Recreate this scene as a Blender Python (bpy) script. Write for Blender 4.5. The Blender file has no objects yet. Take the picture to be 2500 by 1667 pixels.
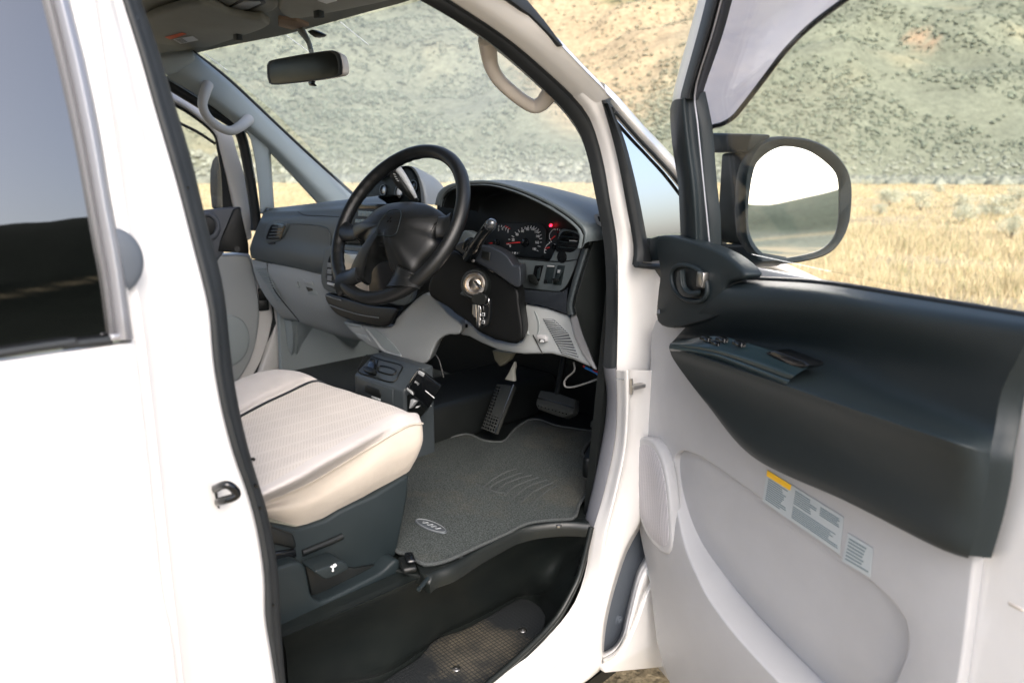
import bpy, bmesh, math, random
import numpy as np
from mathutils import Vector as V, Matrix
random.seed(7); RNG = np.random.default_rng(7)
sc = bpy.context.scene; COL = sc.collection
# ---------------------------------------------------------------- camera, sky, sun, exposure
FPX, CX, CY = 1820.0, 1250.0, 833.5          # focal length and centre in pixels of the 2500 px wide photograph
PITCH, YAW = math.atan(418 / FPX), math.radians(44.6)
CAM = V((1.668, -.982, 1.55))
FH = V((-math.sin(YAW), math.cos(YAW), 0)); RI = V((math.cos(YAW), math.sin(YAW), 0)); UZ = V((0, 0, 1))
DI = FH * math.cos(PITCH) - UZ * math.sin(PITCH); UP = FH * math.sin(PITCH) + UZ * math.cos(PITCH)
cd = bpy.data.cameras.new('camera'); cam = bpy.data.objects.new('camera', cd); COL.objects.link(cam)
cd.sensor_width = 36; cd.lens = FPX * 36 / 2500; cd.clip_start = .02; cd.clip_end = 6000
m = Matrix((RI, UP, -DI)).transposed().to_4x4(); m.translation = CAM; cam.matrix_world = m
cd.dof.use_dof = True; cd.dof.focus_distance = 1.6; cd.dof.aperture_fstop = 4.2
sc.camera = cam
SUN_EL, SUN_AZ = math.radians(40), math.radians(118)      # azimuth clockwise from +Y
w = bpy.data.worlds.new('World'); sc.world = w; w.use_nodes = True
nt = w.node_tree; bg = nt.nodes['Background']; sky = nt.nodes.new('ShaderNodeTexSky')
sky.sky_type = 'NISHITA'; sky.sun_disc = False; sky.sun_elevation = SUN_EL; sky.sun_rotation = SUN_AZ
sky.dust_density = 10.0; sky.air_density = .85; sky.ozone_density = .6; sky.altitude = 1500
nt.links.new(sky.outputs[0], bg.inputs[0]); bg.inputs[1].default_value = .15
sl = bpy.data.lights.new('sun', 'SUN'); so = bpy.data.objects.new('sun', sl); COL.objects.link(so)
sl.energy = .95; sl.angle = math.radians(45); sl.color = (1, .97, .93)
sd = V((math.sin(SUN_AZ) * math.cos(SUN_EL), math.cos(SUN_AZ) * math.cos(SUN_EL), math.sin(SUN_EL)))
so.rotation_euler = sd.to_track_quat('Z', 'Y').to_euler(); so.location = (8, -2, 8)
sc.view_settings.view_transform = 'Standard'; sc.view_settings.look = 'None'
sc.view_settings.exposure = 1.42; sc.view_settings.gamma = 1
sc.render.engine = 'CYCLES'
sc.cycles.max_bounces = 10; sc.cycles.transparent_max_bounces = 16; sc.cycles.caustics_reflective = False

# ---------------------------------------------------------------- points in the place from sight lines
def ray(px, py): return DI + RI * ((px - CX) / FPX) - UP * ((py - CY) / FPX)
def PL(p, o, n):
    r = ray(*p); n = V(n); return CAM + r * ((V(o) - CAM).dot(n) / r.dot(n))
def X(p, x): return PL(p, (x, 0, 0), (1, 0, 0))
def Y(p, y): return PL(p, (0, y, 0), (0, 1, 0))
def Z(p, z): return PL(p, (0, 0, z), (0, 0, 1))
def zm(x0, y0, s): return lambda x, y: (x0 + s * x, y0 + s * y)
z1 = zm(300, 0, .3189); z2 = zm(1000, 0, .3189); z3 = zm(1550, 0, .4464); z4 = zm(400, 350, .3827); z5 = zm(800, 320, .3827)
z6 = zm(550, 800, .4039); z7 = zm(400, 1050, .4677); z8 = zm(1500, 550, .7123); fu = zm(0, 0, 1.0629)
b1 = zm(0, 0, .6375); b2 = zm(0, 800, .553); b3 = zm(1100, 550, .2551); b4 = zm(1400, 850, .521); b5 = zm(400, 150, .3507)
b6 = zm(1080, 430, .1913); b7 = zm(550, 750, .3507); b8 = zm(750, 300, .3189)
TUM = .10                                       # lean of the glazed upper body
def SIDE(p, x):                                 # body side: upright below the waist, leaning in above
    q = X(p, x)
    return q if q.z < 1.38 else PL(p, (x, 0, 1.38), (1, 0, TUM))

# ---------------------------------------------------------------- materials
MATS = {}
def mat(name, col, rough=.5, metal=0, coat=0, noise=None, bump=None, spec=.5, sheen=0, emit=None):
    """noise=(scale, amount, colour2[, detail]); bump=(scale, strength, distance)"""
    m = bpy.data.materials.new(name); m.use_nodes = True; n = m.node_tree.nodes; l = m.node_tree.links
    b = n['Principled BSDF']; b.inputs['Base Color'].default_value = (*col, 1); b.inputs['Roughness'].default_value = rough
    b.inputs['Metallic'].default_value = metal; b.inputs['Coat Weight'].default_value = coat; b.inputs['Coat Roughness'].default_value = .06
    b.inputs['Specular IOR Level'].default_value = spec; b.inputs['Sheen Weight'].default_value = sheen
    if emit: b.inputs['Emission Color'].default_value = (*emit[:3], 1); b.inputs['Emission Strength'].default_value = emit[3]
    tc = n.new('ShaderNodeTexCoord')
    if noise:
        t = n.new('ShaderNodeTexNoise'); t.inputs['Scale'].default_value = noise[0]; t.inputs['Detail'].default_value = 6; t.inputs['Roughness'].default_value = .65
        l.new(tc.outputs['Object'], t.inputs['Vector'])
        r = n.new('ShaderNodeMapRange'); r.inputs[1].default_value = .5 - .5 * noise[3] if len(noise) > 3 else .35; r.inputs[2].default_value = .5 + .5 * noise[3] if len(noise) > 3 else .65
        l.new(t.outputs[0], r.inputs[0])
        mx = n.new('ShaderNodeMix'); mx.data_type = 'RGBA'; mx.inputs[6].default_value = (*col, 1); mx.inputs[7].default_value = (*noise[2], 1)
        mu = n.new('ShaderNodeMath'); mu.operation = 'MULTIPLY'; mu.inputs[1].default_value = noise[1]; l.new(r.outputs[0], mu.inputs[0])
        l.new(mu.outputs[0], mx.inputs[0]); l.new(mx.outputs[2], b.inputs['Base Color'])
    if bump:
        t = n.new('ShaderNodeTexNoise'); t.inputs['Scale'].default_value = bump[0]; t.inputs['Detail'].default_value = 4
        l.new(tc.outputs['Object'], t.inputs['Vector'])
        bp = n.new('ShaderNodeBump'); bp.inputs['Strength'].default_value = bump[1]; bp.inputs['Distance'].default_value = bump[2]
        l.new(t.outputs[0], bp.inputs['Height']); l.new(bp.outputs[0], b.inputs['Normal'])
    MATS[name] = m; return m
def glass(name, tint, refl, rough=0.0, haze=None):
    """a thin pane: light passes straight through, the surface mirrors by Fresnel"""
    m = bpy.data.materials.new(name); m.use_nodes = True; n = m.node_tree.nodes; l = m.node_tree.links; n.clear()
    o = n.new('ShaderNodeOutputMaterial'); t = n.new('ShaderNodeBsdfTransparent'); t.inputs[0].default_value = (*tint, 1)
    g = n.new('ShaderNodeBsdfGlossy'); g.inputs['Roughness'].default_value = rough
    fw = n.new('ShaderNodeLayerWeight'); fw.inputs[0].default_value = .5
    lw = n.new('ShaderNodeMath'); lw.operation = 'POWER'; lw.inputs[1].default_value = 5; l.new(fw.outputs['Facing'], lw.inputs[0])
    l_ = n.new('ShaderNodeMath'); l_.operation = 'MULTIPLY_ADD'; l_.inputs[1].default_value = .96; l_.inputs[2].default_value = .04; l.new(lw.outputs[0], l_.inputs[0]); lw = l_
    mu = n.new('ShaderNodeMath'); mu.operation = 'MULTIPLY_ADD'; mu.inputs[1].default_value = refl[1]; mu.inputs[2].default_value = refl[0]; mu.use_clamp = True
    l.new(lw.outputs[0], mu.inputs[0]); mx = n.new('ShaderNodeMixShader'); l.new(mu.outputs[0], mx.inputs[0])
    src = t
    if haze:
        d = n.new('ShaderNodeBsdfTranslucent'); d.inputs[0].default_value = (*haze[0], 1); m2 = n.new('ShaderNodeMixShader'); m2.inputs[0].default_value = haze[1]
        l.new(t.outputs[0], m2.inputs[1]); l.new(d.outputs[0], m2.inputs[2]); src = m2
    l.new(src.outputs[0], mx.inputs[1]); l.new(g.outputs[0], mx.inputs[2]); l.new(mx.outputs[0], o.inputs[0])
    MATS[name] = m; return m
mat('paint', (.80, .79, .77), .32, coat=.8, noise=(3, .25, (.74, .72, .68)))
mat('paint_in', (.78, .77, .75), .38, coat=.4, noise=(9, .3, (.70, .67, .62)))
mat('rubber', (.012, .015, .017), .55, bump=(900, .15, .0004), noise=(30, .5, (.020, .023, .025)))
mat('trim_dark', (.0115, .0180, .0205), .50, bump=(1600, .35, .0005), noise=(14, .4, (.015, .0225, .0255)), spec=.4); mat('scuff_grey', (.15, .155, .172), .5, noise=(12, .3, (.13, .135, .15)))
mat('trim_black', (.0045, .006, .006), .45, bump=(1500, .3, .0005), noise=(20, .5, (.009, .011, .011)))
mat('step_black', (.006, .0085, .0085), .40, bump=(1200, .3, .0005), noise=(7, .7, (.014, .017, .015)))
mat('wheel_black', (.006, .007, .0075), .40, bump=(1300, .35, .0006), noise=(25, .4, (.010, .011, .011)))
mat('gloss_black', (.006, .007, .008), .12)
mat('dash_dark', (.088, .107, .114), .46, bump=(1500, .35, .0005), noise=(10, .4, (.098, .117, .123)))
mat('dash_grey', (.40, .425, .43), .52, bump=(1500, .3, .0005), noise=(10, .3, (.36, .385, .39)))
mat('door_grey', (.445, .45, .46), .5, bump=(1300, .5, .0008), noise=(6, .5, (.39, .39, .395)))
mat('pillar_grey', (.34, .385, .39), .55, bump=(1200, .2, .0004), noise=(8, .3, (.31, .35, .355)))
mat('head_liner', (.30, .31, .28), .9, bump=(700, .3, .0008), noise=(10, .4, (.26, .265, .235)))
mat('handle_cream', (.58, .53, .47), .55, bump=(1000, .2, .0004))
mat('handle_grey', (.52, .52, .51), .5)
mat('carpet', (.05, .055, .055), .95, bump=(600, .8, .003), noise=(350, .8, (.10, .11, .11)), spec=.1)
mat('chrome', (.80, .78, .75), .14, metal=1)
mat('steel', (.55, .54, .52), .3, metal=1, noise=(60, .4, (.4, .38, .35)))
mat('moulding', (.38, .38, .40), .36, metal=.6, noise=(12, .3, (.36, .37, .39)))
mat('white_ink', (.75, .77, .78), .6); mat('grey_ink', (.25, .27, .28), .6); mat('print_ink', (.20, .25, .26), .6); mat('label_stock', (.46, .50, .51), .4, noise=(40, .3, (.40, .44, .45)))
mat('red_ink', (.65, .03, .03), .5, emit=(.9, .05, .04, .02)); mat('red_lamp', (.6, .0, .01), .4, emit=(1, .01, .03, 5))
mat('screen', (.50, .45, .40), .10, noise=(5, .2, (.42, .38, .34)), coat=1)  # beige base colour stands for light reflected in the screen
mat('silver_plastic', (.42, .44, .45), .35)
mat('sticker_red', (.75, .12, .05), .5); mat('sticker_white', (.72, .74, .76), .45); mat('sticker_yellow', (.95, .55, .03), .45)
mat('mirror', (.86, .88, .88), .005, metal=1)
mat('mirror_dark', (.055, .058, .050), .4, metal=1); mat('column_black', (.0035, .0042, .0045), .55, bump=(1400, .3, .0005), spec=.25)  # mirror colour darkened to carry a dim cabin reflection
mat('fender_liner', (.085, .10, .12), .5, bump=(900, .3, .0005))
mat('label_plate', (.14, .155, .165), .4, metal=.6)
mat('tan_steel', (.24, .23, .17), .5, metal=.3); mat('pedal_rubber', (.030, .033, .030), .7, bump=(500, .4, .001))
mat('wire_blue', (.02, .15, .45), .5); mat('wire_grey', (.25, .25, .24), .5); mat('wire_red', (.4, .03, .03), .5)
glass('pane', (.97, .985, .975), (0, .9))
glass('windscreen', (.93, .96, .95), (0.0, .9), haze=((.93, .96, .90), .16))
glass('visor_film', (.86, .83, .87), (.03, .8), .03, haze=((.97, .92, .97), .42))
glass('privacy', (.008, .008, .008), (.17, .9))
glass('quarter', (.35, .37, .38), (.92, 1.0))
MATS['dirt_step'] = None

# ---------------------------------------------------------------- mesh helpers
def tag(o, label=None, cat=None, group=None, kind=None):
    if label: o['label'] = label
    if cat: o['category'] = cat
    if group: o['group'] = group
    if kind: o['kind'] = kind
    return o
def link(name, me, ma, parent):
    if ma: me.materials.append(MATS[ma] if isinstance(ma, str) else ma)
    o = bpy.data.objects.new(name, me); COL.objects.link(o)
    if parent: o.parent = parent
    return o
def finish(bm, name, ma, parent, bevel=0, seg=2, sharp=45, bang=28):
    bmesh.ops.remove_doubles(bm, verts=bm.verts, dist=1e-6)
    bmesh.ops.recalc_face_normals(bm, faces=bm.faces)
    if bevel:
        es = [e for e in bm.edges if len(e.link_faces) == 2 and e.calc_face_angle(0) > math.radians(bang)]
        if es: bmesh.ops.bevel(bm, geom=es, offset=bevel, segments=seg, affect='EDGES', profile=.5, clamp_overlap=True)
    me = bpy.data.meshes.new(name); bm.to_mesh(me); bm.free()
    for p in me.polygons: p.use_smooth = True
    me.set_sharp_from_angle(angle=math.radians(sharp))
    return link(name, me, ma, parent)
def cr(pts, n, closed=False):
    """Catmull-Rom through pts, n points"""
    pts = [V(p) for p in pts]; k = len(pts)
    if k == 1: return [pts[0].copy() for _ in range(n)]
    if k == 2 and not closed: return [pts[0].lerp(pts[1], i / (n - 1)) for i in range(n)]
    out = []
    segs = k if closed else k - 1
    for i in range(n):
        u = i / (n if closed else n - 1) * segs; j = min(int(u), segs - 1); f = u - j
        g = lambda q: pts[q % k] if closed else (pts[q] if 0 <= q < k else (pts[0] * 2 - pts[1] if q < 0 else pts[-1] * 2 - pts[-2]))
        p0, p1, p2, p3 = g(j - 1), g(j), g(j + 1), g(j + 2)
        out.append(.5 * ((2 * p1) + (p2 - p0) * f + (2 * p0 - 5 * p1 + 4 * p2 - p3) * f * f + (3 * p1 - p0 - 3 * p2 + p3) * f ** 3))
    return out
def lin(pts, n):
    pts = [V(p) for p in pts]; d = [0]
    for a, b in zip(pts, pts[1:]): d.append(d[-1] + (b - a).length)
    out = []
    for i in range(n):
        t = d[-1] * i / (n - 1); j = 0
        while j < len(pts) - 2 and d[j + 1] < t: j += 1
        out.append(pts[j].lerp(pts[j + 1], (t - d[j]) / max(1e-9, d[j + 1] - d[j])))
    return out
def arc(pts, n, closed=False):                  # smooth and evenly spaced
    q = cr(pts, len(pts) * 12, closed)
    if closed: q = q + [q[0]]; return lin(q, n + 1)[:-1]
    return lin(q, n)
def shell(name, rows, ma, parent, ext=None, nu=16, nv=0, bevel=0, smooth=True, sharp=50, seg=2):
    """surface through rows of points; ext = vector (or function of point) to its back face"""
    rows = [(arc if smooth else lin)(r, nu) for r in rows]
    if nv: cols = [cr([r[i] for r in rows], nv) for i in range(nu)]; rows = [[c[j] for c in cols] for j in range(nv)]
    bm = bmesh.new(); nr = len(rows)
    A = [[bm.verts.new(p) for p in r] for r in rows]
    for j in range(nr - 1):
        for i in range(nu - 1): bm.faces.new((A[j][i], A[j][i + 1], A[j + 1][i + 1], A[j + 1][i]))
    if ext is not None:
        f = ext if callable(ext) else (lambda p: V(ext))
        B = [[bm.verts.new(p + f(p)) for p in r] for r in rows]
        for j in range(nr - 1):
            for i in range(nu - 1): bm.faces.new((B[j][i], B[j + 1][i], B[j + 1][i + 1], B[j][i + 1]))
        for j in range(nr - 1):
            bm.faces.new((A[j][0], A[j + 1][0], B[j + 1][0], B[j][0])); bm.faces.new((A[j][-1], B[j][-1], B[j + 1][-1], A[j + 1][-1]))
        for i in range(nu - 1):
            bm.faces.new((A[0][i], B[0][i], B[0][i + 1], A[0][i + 1])); bm.faces.new((A[-1][i], A[-1][i + 1], B[-1][i + 1], B[-1][i]))
    return finish(bm, name, ma, parent, bevel, seg, sharp)
def slab(name, loop, ext, ma, parent, bevel=.003, seg=2, taper=1.0, sharp=45, dome=0):
    """outline with thickness: loop is the near face, loop+ext the far one"""
    loop = [V(p) for p in loop]; ext = V(ext); c = sum(loop, V()) / len(loop)
    bm = bmesh.new(); a = [bm.verts.new(p) for p in loop]; b = [bm.verts.new(c + (p - c) * taper + ext) for p in loop]
    if dome:
        m_ = [bm.verts.new(c + (p - c) * .55 - ext.normalized() * dome) for p in loop]; k = len(a)
        for i in range(k): bm.faces.new((a[i], a[(i + 1) % k], m_[(i + 1) % k], m_[i]))
        bm.faces.new(m_)
    else: bm.faces.new(a)
    bm.faces.new(b[::-1])
    for i in range(len(a)): bm.faces.new((a[i], b[i], b[(i + 1) % len(a)], a[(i + 1) % len(a)]))
    return finish(bm, name, ma, parent, bevel, seg, sharp)
def frame(name, outer, inner, ext, ma, parent, bevel=.002, seg=2):
    """flat ring between two outlines of equal count"""
    ext = V(ext); bm = bmesh.new(); k = len(outer)
    L = [[bm.verts.new(p) for p in s] for s in (outer, inner, [q + ext for q in inner], [q + ext for q in outer])]
    for s in range(4):
        for i in range(k): bm.faces.new((L[s][i], L[s][(i + 1) % k], L[(s + 1) % 4][(i + 1) % k], L[(s + 1) % 4][i]))
    return finish(bm, name, ma, parent, bevel, seg)
def tube(name, pts, r, ma, parent, n=0, seg=12, closed=False, flat=1.0, up=None, prof=None):
    """round (or flattened) bar along pts; r number or list"""
    pts = [V(p) for p in pts]
    if n: 
        rr = r if not isinstance(r, (int, float)) else None
        P = cr(pts, n, closed)
        if rr: r = [x[0] for x in cr([V((q, 0, 0)) for q in rr], n, closed)]
        pts = P
    k = len(pts); R_ = [r] * k if isinstance(r, (int, float)) else list(r)
    bm = bmesh.new(); rings = []; u = None
    for i in range(k):
        a = pts[(i - 1) % k] if (closed or i > 0) else pts[0]; b = pts[(i + 1) % k] if (closed or i < k - 1) else pts[-1]
        t = (b - a).normalized()
        if up is not None: u = (V(up) - t * V(up).dot(t)).normalized()
        elif u is None: u = t.orthogonal().normalized()
        else: u = (u - t * u.dot(t)).normalized()
        v = t.cross(u)
        if prof: rings.append([bm.verts.new(pts[i] + (u * q[0] + v * q[1]) * R_[i]) for q in prof])
        else: rings.append([bm.verts.new(pts[i] + (u * math.cos(2 * math.pi * s / seg) * flat + v * math.sin(2 * math.pi * s / seg)) * R_[i]) for s in range(seg)])
    sg = len(rings[0])
    for i in range(k if closed else k - 1):
        A, B = rings[i], rings[(i + 1) % k]
        for s in range(sg): bm.faces.new((A[s], A[(s + 1) % sg], B[(s + 1) % sg], B[s]))
    if not closed: bm.faces.new(rings[0][::-1]); bm.faces.new(rings[-1])
    return finish(bm, name, ma, parent, 0, sharp=60 if not prof else 35)
def box(name, c, ax, ay, az, ma, parent, bevel=.003, seg=2, taper=(1, 1)):
    """box about c with half-axes ax, ay, az; the +az face scaled by taper"""
    c, ax, ay, az = V(c), V(ax), V(ay), V(az); bm = bmesh.new(); vs = {}
    for i in (-1, 1):
        for j in (-1, 1):
            for k in (-1, 1):
                tx, ty = (taper if k > 0 else (1, 1)); vs[i, j, k] = bm.verts.new(c + ax * i * tx + ay * j * ty + az * k)
    for f in (((-1,-1,-1),(-1,1,-1),(1,1,-1),(1,-1,-1)), ((-1,-1,1),(1,-1,1),(1,1,1),(-1,1,1)), ((-1,-1,-1),(1,-1,-1),(1,-1,1),(-1,-1,1)),
              ((-1,1,-1),(-1,1,1),(1,1,1),(1,1,-1)), ((-1,-1,-1),(-1,-1,1),(-1,1,1),(-1,1,-1)), ((1,-1,-1),(1,1,-1),(1,1,1),(1,-1,1))):
        bm.faces.new([vs[q] for q in f])
    return finish(bm, name, ma, parent, bevel, seg)
def cyl(name, p0, p1, r0, ma, parent, r1=None, seg=24, bevel=.0):
    p0, p1 = V(p0), V(p1); r1 = r0 if r1 is None else r1; t = (p1 - p0).normalized(); u = t.orthogonal().normalized(); v = t.cross(u)
    bm = bmesh.new(); A = []
    for p, r in ((p0, r0), (p1, r1)): A.append([bm.verts.new(p + (u * math.cos(2 * math.pi * s / seg) + v * math.sin(2 * math.pi * s / seg)) * r) for s in range(seg)])
    for s in range(seg): bm.faces.new((A[0][s], A[0][(s + 1) % seg], A[1][(s + 1) % seg], A[1][s]))
    bm.faces.new(A[0][::-1]); bm.faces.new(A[1])
    return finish(bm, name, ma, parent, bevel, 2)
def lathe(name, o, axis, prof, ma, parent, seg=32, up=None):
    """prof: (radius, height along axis) pairs"""
    t = V(axis).normalized(); u = t.orthogonal().normalized(); v = t.cross(u); o = V(o); bm = bmesh.new(); R_ = []
    for r, h in prof:
        if r < 1e-6: R_.append([bm.verts.new(o + t * h)])
        else: R_.append([bm.verts.new(o + t * h + (u * math.cos(2 * math.pi * s / seg) + v * math.sin(2 * math.pi * s / seg)) * r) for s in range(seg)])
    for A, B in zip(R_, R_[1:]):
        for s in range(seg):
            if len(A) == 1 and len(B) == 1: continue
            if len(A) == 1: bm.faces.new((A[0], B[s], B[(s + 1) % seg]))
            elif len(B) == 1: bm.faces.new((A[s], A[(s + 1) % seg], B[0]))
            else: bm.faces.new((A[s], A[(s + 1) % seg], B[(s + 1) % seg], B[s]))
    return finish(bm, name, ma, parent, 0, sharp=40)
def txt(name, s, o, xd, yd, size, ma, parent, align='CENTER', ext=.0002):
    c = bpy.data.curves.new(name, 'FONT'); c.body = s; c.size = size; c.align_x = align; c.align_y = 'CENTER'; c.extrude = ext
    t = bpy.data.objects.new(name, c); me = bpy.data.meshes.new_from_object(t); bpy.data.objects.remove(t)
    xd, yd = V(xd).normalized(), V(yd).normalized(); mt = Matrix((xd, yd, xd.cross(yd))).transposed().to_4x4(); mt.translation = V(o)
    me.transform(mt); me.materials.clear()
    return link(name, me, ma, parent)
def ell(c, ax, ay, n=24, a0=0, p=2.0):          # (super)ellipse loop
    out = []
    for i in range(n):
        t = a0 + 2 * math.pi * i / n; co, si = math.cos(t), math.sin(t)
        out.append(V(c) + V(ax) * math.copysign(abs(co) ** (2 / p), co) + V(ay) * math.copysign(abs(si) ** (2 / p), si))
    return out
def npmesh(name, verts, faces, ma, k=3, smooth=False):
    me = bpy.data.meshes.new(name); me.vertices.add(len(verts)); me.vertices.foreach_set('co', np.ascontiguousarray(verts, 'f').ravel())
    nf = len(faces); me.loops.add(nf * k); me.loops.foreach_set('vertex_index', np.ascontiguousarray(faces, 'i').ravel())
    me.polygons.add(nf); me.polygons.foreach_set('loop_start', np.arange(0, nf * k, k, dtype='i'))
    if smooth: me.polygons.foreach_set('use_smooth', np.ones(nf, bool))
    me.update(calc_edges=True); me.validate()
    return link(name, me, ma, None)

# ---------------------------------------------------------------- ground, hills and their cover
def attr_mat(name, rough=.95, nscale=None, amount=.35, bump=None, trans=0):
    m = bpy.data.materials.new(name); m.use_nodes = True; n = m.node_tree.nodes; l = m.node_tree.links; b = n['Principled BSDF']
    b.inputs['Roughness'].default_value = rough; b.inputs['Specular IOR Level'].default_value = .1
    a = n.new('ShaderNodeAttribute'); a.attribute_name = 'col'; out = a.outputs['Color']; tc = n.new('ShaderNodeTexCoord')
    if nscale:
        for s, am in zip(nscale, amount if isinstance(amount, tuple) else (amount,) * len(nscale)):
            t = n.new('ShaderNodeTexNoise'); t.inputs['Scale'].default_value = s; t.inputs['Detail'].default_value = 8; t.inputs['Roughness'].default_value = .7
            l.new(tc.outputs['Object'], t.inputs['Vector'])
            r = n.new('ShaderNodeMapRange'); r.inputs[1].default_value = .3; r.inputs[2].default_value = .7; r.inputs[3].default_value = 1 - am; r.inputs[4].default_value = 1 + am
            l.new(t.outputs[0], r.inputs[0]); mx = n.new('ShaderNodeVectorMath'); mx.operation = 'MULTIPLY'
            cb = n.new('ShaderNodeCombineXYZ'); [l.new(r.outputs[0], cb.inputs[i]) for i in range(3)]
            l.new(out, mx.inputs[0]); l.new(cb.outputs[0], mx.inputs[1]); out = mx.outputs[0]
    l.new(out, b.inputs['Base Color'])
    if bump:
        t = n.new('ShaderNodeTexNoise'); t.inputs['Scale'].default_value = bump[0]; t.inputs['Detail'].default_value = 8; l.new(tc.outputs['Object'], t.inputs['Vector'])
        bp = n.new('ShaderNodeBump'); bp.inputs['Strength'].default_value = bump[1]; bp.inputs['Distance'].default_value = bump[2]; l.new(t.outputs[0], bp.inputs['Height']); l.new(bp.outputs[0], b.inputs['Normal'])
    MATS[name] = m; return m
attr_mat('soil', nscale=(.35, 6, 40), amount=(.25, .25, .35), bump=(30, .8, .03))
attr_mat('slope', nscale=(.05, .6, 3), amount=(.16, .3, .3), bump=(1.5, .35, .3))
attr_mat('leafage', nscale=(2.5,), amount=(.25,))
attr_mat('straw', nscale=(.8,), amount=(.2,))
def put_col(o, cols, rep=1):
    a = o.data.color_attributes.new('col', 'FLOAT_COLOR', 'POINT'); c = np.ones((len(cols), 4), 'f'); c[:, :3] = cols
    if rep > 1: c = np.repeat(c, rep, 0)
    a.data.foreach_set('color', c.ravel())
# smooth value noise for terrain
_g = RNG.random((64, 64))
def vnoise(x, y):
    x = np.asarray(x, float); y = np.asarray(y, float); i = np.floor(x).astype(int); j = np.floor(y).astype(int); fx = x - i; fy = y - j
    fx = fx * fx * (3 - 2 * fx); fy = fy * fy * (3 - 2 * fy); g = lambda a, b: _g[a % 64, b % 64]
    return (g(i, j) * (1 - fx) + g(i + 1, j) * fx) * (1 - fy) + (g(i, j + 1) * (1 - fx) + g(i + 1, j + 1) * fx) * fy
def fbm(x, y, o=4): return sum(vnoise(x * 2 ** k + 7 * k, y * 2 ** k + 3 * k) / 2 ** k for k in range(o)) / sum(.5 ** k for k in range(o))
def sstep(a, b, x): t = np.clip((x - a) / (b - a), 0, 1); return t * t * (3 - 2 * t)
CA = np.array(CAM)
def hill_h(az, r):
    """height of the land at bearing az (deg, clockwise from +Y) and distance r from the camera"""
    x = r * np.sin(np.radians(az)); y = r * np.cos(np.radians(az))
    front = sstep(-125, -95, az) * (1 - sstep(4, 24, az))          # the big slope the van faces
    r0 = 118 + 26 * fbm(az / 17 + 3, az * 0 + 1.5) + 34 * sstep(-30, 0, az)
    d = np.maximum(r - r0, 0)
    top = 175
    z = top * (1 - np.exp(-d * .52 / top)) * (.82 + .36 * fbm(x / 120, y / 120)) 
    z = z + np.minimum(d, 60) / 60 * 9 * (fbm(x / 28 + 5, y / 28) - .5) * 2
    # the other side of the valley: lower, farther ridge
    rb = 260; d2 = np.maximum(r - rb, 0)
    ridge = 20 + 37 * (1 - sstep(86, 106, np.abs(az))) * sstep(52, 60, np.abs(az)) - 14 * (1 - sstep(45, 55, np.abs(az))) + 16 * (1 - sstep(100, 114, az)) * sstep(92, 104, az) + 3 * fbm(az / 11 + 9, az * 0 + 4)
    zb = ridge * sstep(250, 430, r) + np.minimum(d2, 60) / 60 * 3 * (fbm(x / 40, y / 40) - .5) * 2
    return z * front + zb * (1 - front)
az = np.linspace(-180, 180, 541)[:-1]; rr = np.concatenate([np.linspace(96, 330, 90), np.geomspace(336, 1500, 34)])
AZ, RR = np.meshgrid(az, rr); HZ = hill_h(AZ, RR); HZ[0] -= .6
edge = (RR < 112); HZ = HZ - np.where(RR < 100, .3, 0)
vx = CA[0] + RR * np.sin(np.radians(AZ)); vy = CA[1] + RR * np.cos(np.radians(AZ))
def slope_col(az, el, x, y):
    n1 = fbm(x / 30, y / 30); n2 = fbm(x / 9 + 20, y / 9)
    sage = np.array((.232, .242, .172)); dry = np.array((.36, .325, .205)); tan = np.array((.46, .355, .215)); green = np.array((.16, .19, .085))
    k = sstep(.54, .76, n1 * .65 + n2 * .35 - .05 * sstep(-50, -30, az))[..., None]; c = sage * (1 - k) + dry * k
    tanm = (sstep(-47, -43, az + .8 * (el - 8)) * (1 - sstep(-36, -31, az - .55 * (el - 6))) * sstep(1.5, 4, el))[..., None]
    c = c * (1 - .85 * tanm) + tan * (.85 * tanm)
    gm = (sstep(-40, -37, az) * (1 - sstep(-33, -30, az)) * sstep(11.2, 12.2, el + (n2 - .5) * 2))[..., None]
    c = c * (1 - gm) + green * gm
    fm = ((1 - sstep(92, 102, np.abs(az))) * sstep(40, 55, np.abs(az)) * (az > 0))[..., None]; c = c * (1 - fm) + np.array((.018, .024, .014)) * fm      # far slope colour darkened, standing in for its backlit shade in window reflections
    gm2 = (sstep(92, 100, np.abs(az)) * (az > 0) * sstep(.3, 1.0, el))[..., None]; c = c * (1 - .9 * gm2) + np.array((.075, .095, .055)) * (.9 * gm2)
    track = np.exp(-((el - 11.75 + .09 * (az + 15)) / .10) ** 2) * sstep(-23, -21, az)          # a cut track across the slope
    c = c * (1 - .6 * track[..., None]) + np.array((.50, .38, .2)) * (.6 * track[..., None])
    ob = np.exp(-((az + 17.3) / .9) ** 2 - ((el - 8.0 + .35 * (az + 17.3)) / .35) ** 2) * (n2 > .42)
    return c * (1 - ob[..., None]) + np.array((.58, .36, .22)) * ob[..., None]
EL = np.degrees(np.arctan2(HZ - 1.55, RR)); hc = slope_col(AZ, EL, vx, vy)
na, nr_ = len(az), len(rr); idx = np.arange(na * nr_).reshape(nr_, na)
a_ = idx[:-1]; b_ = np.roll(idx, -1, 1)[:-1]; c_ = np.roll(idx, -1, 1)[1:]; d_ = idx[1:]
hills = npmesh('hills', np.stack([vx, vy, HZ], -1).reshape(-1, 3), np.stack([a_, b_, c_, d_], -1).reshape(-1, 4), 'slope', 4, True)
put_col(hills, hc.reshape(-1, 3)); tag(hills, kind='structure')
gr_r = np.concatenate([[0.0], np.geomspace(1.2, 2600, 70)]); gaz = np.linspace(0, 360, 181)[:-1]; GA, GR = np.meshgrid(gaz, gr_r)
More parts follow.
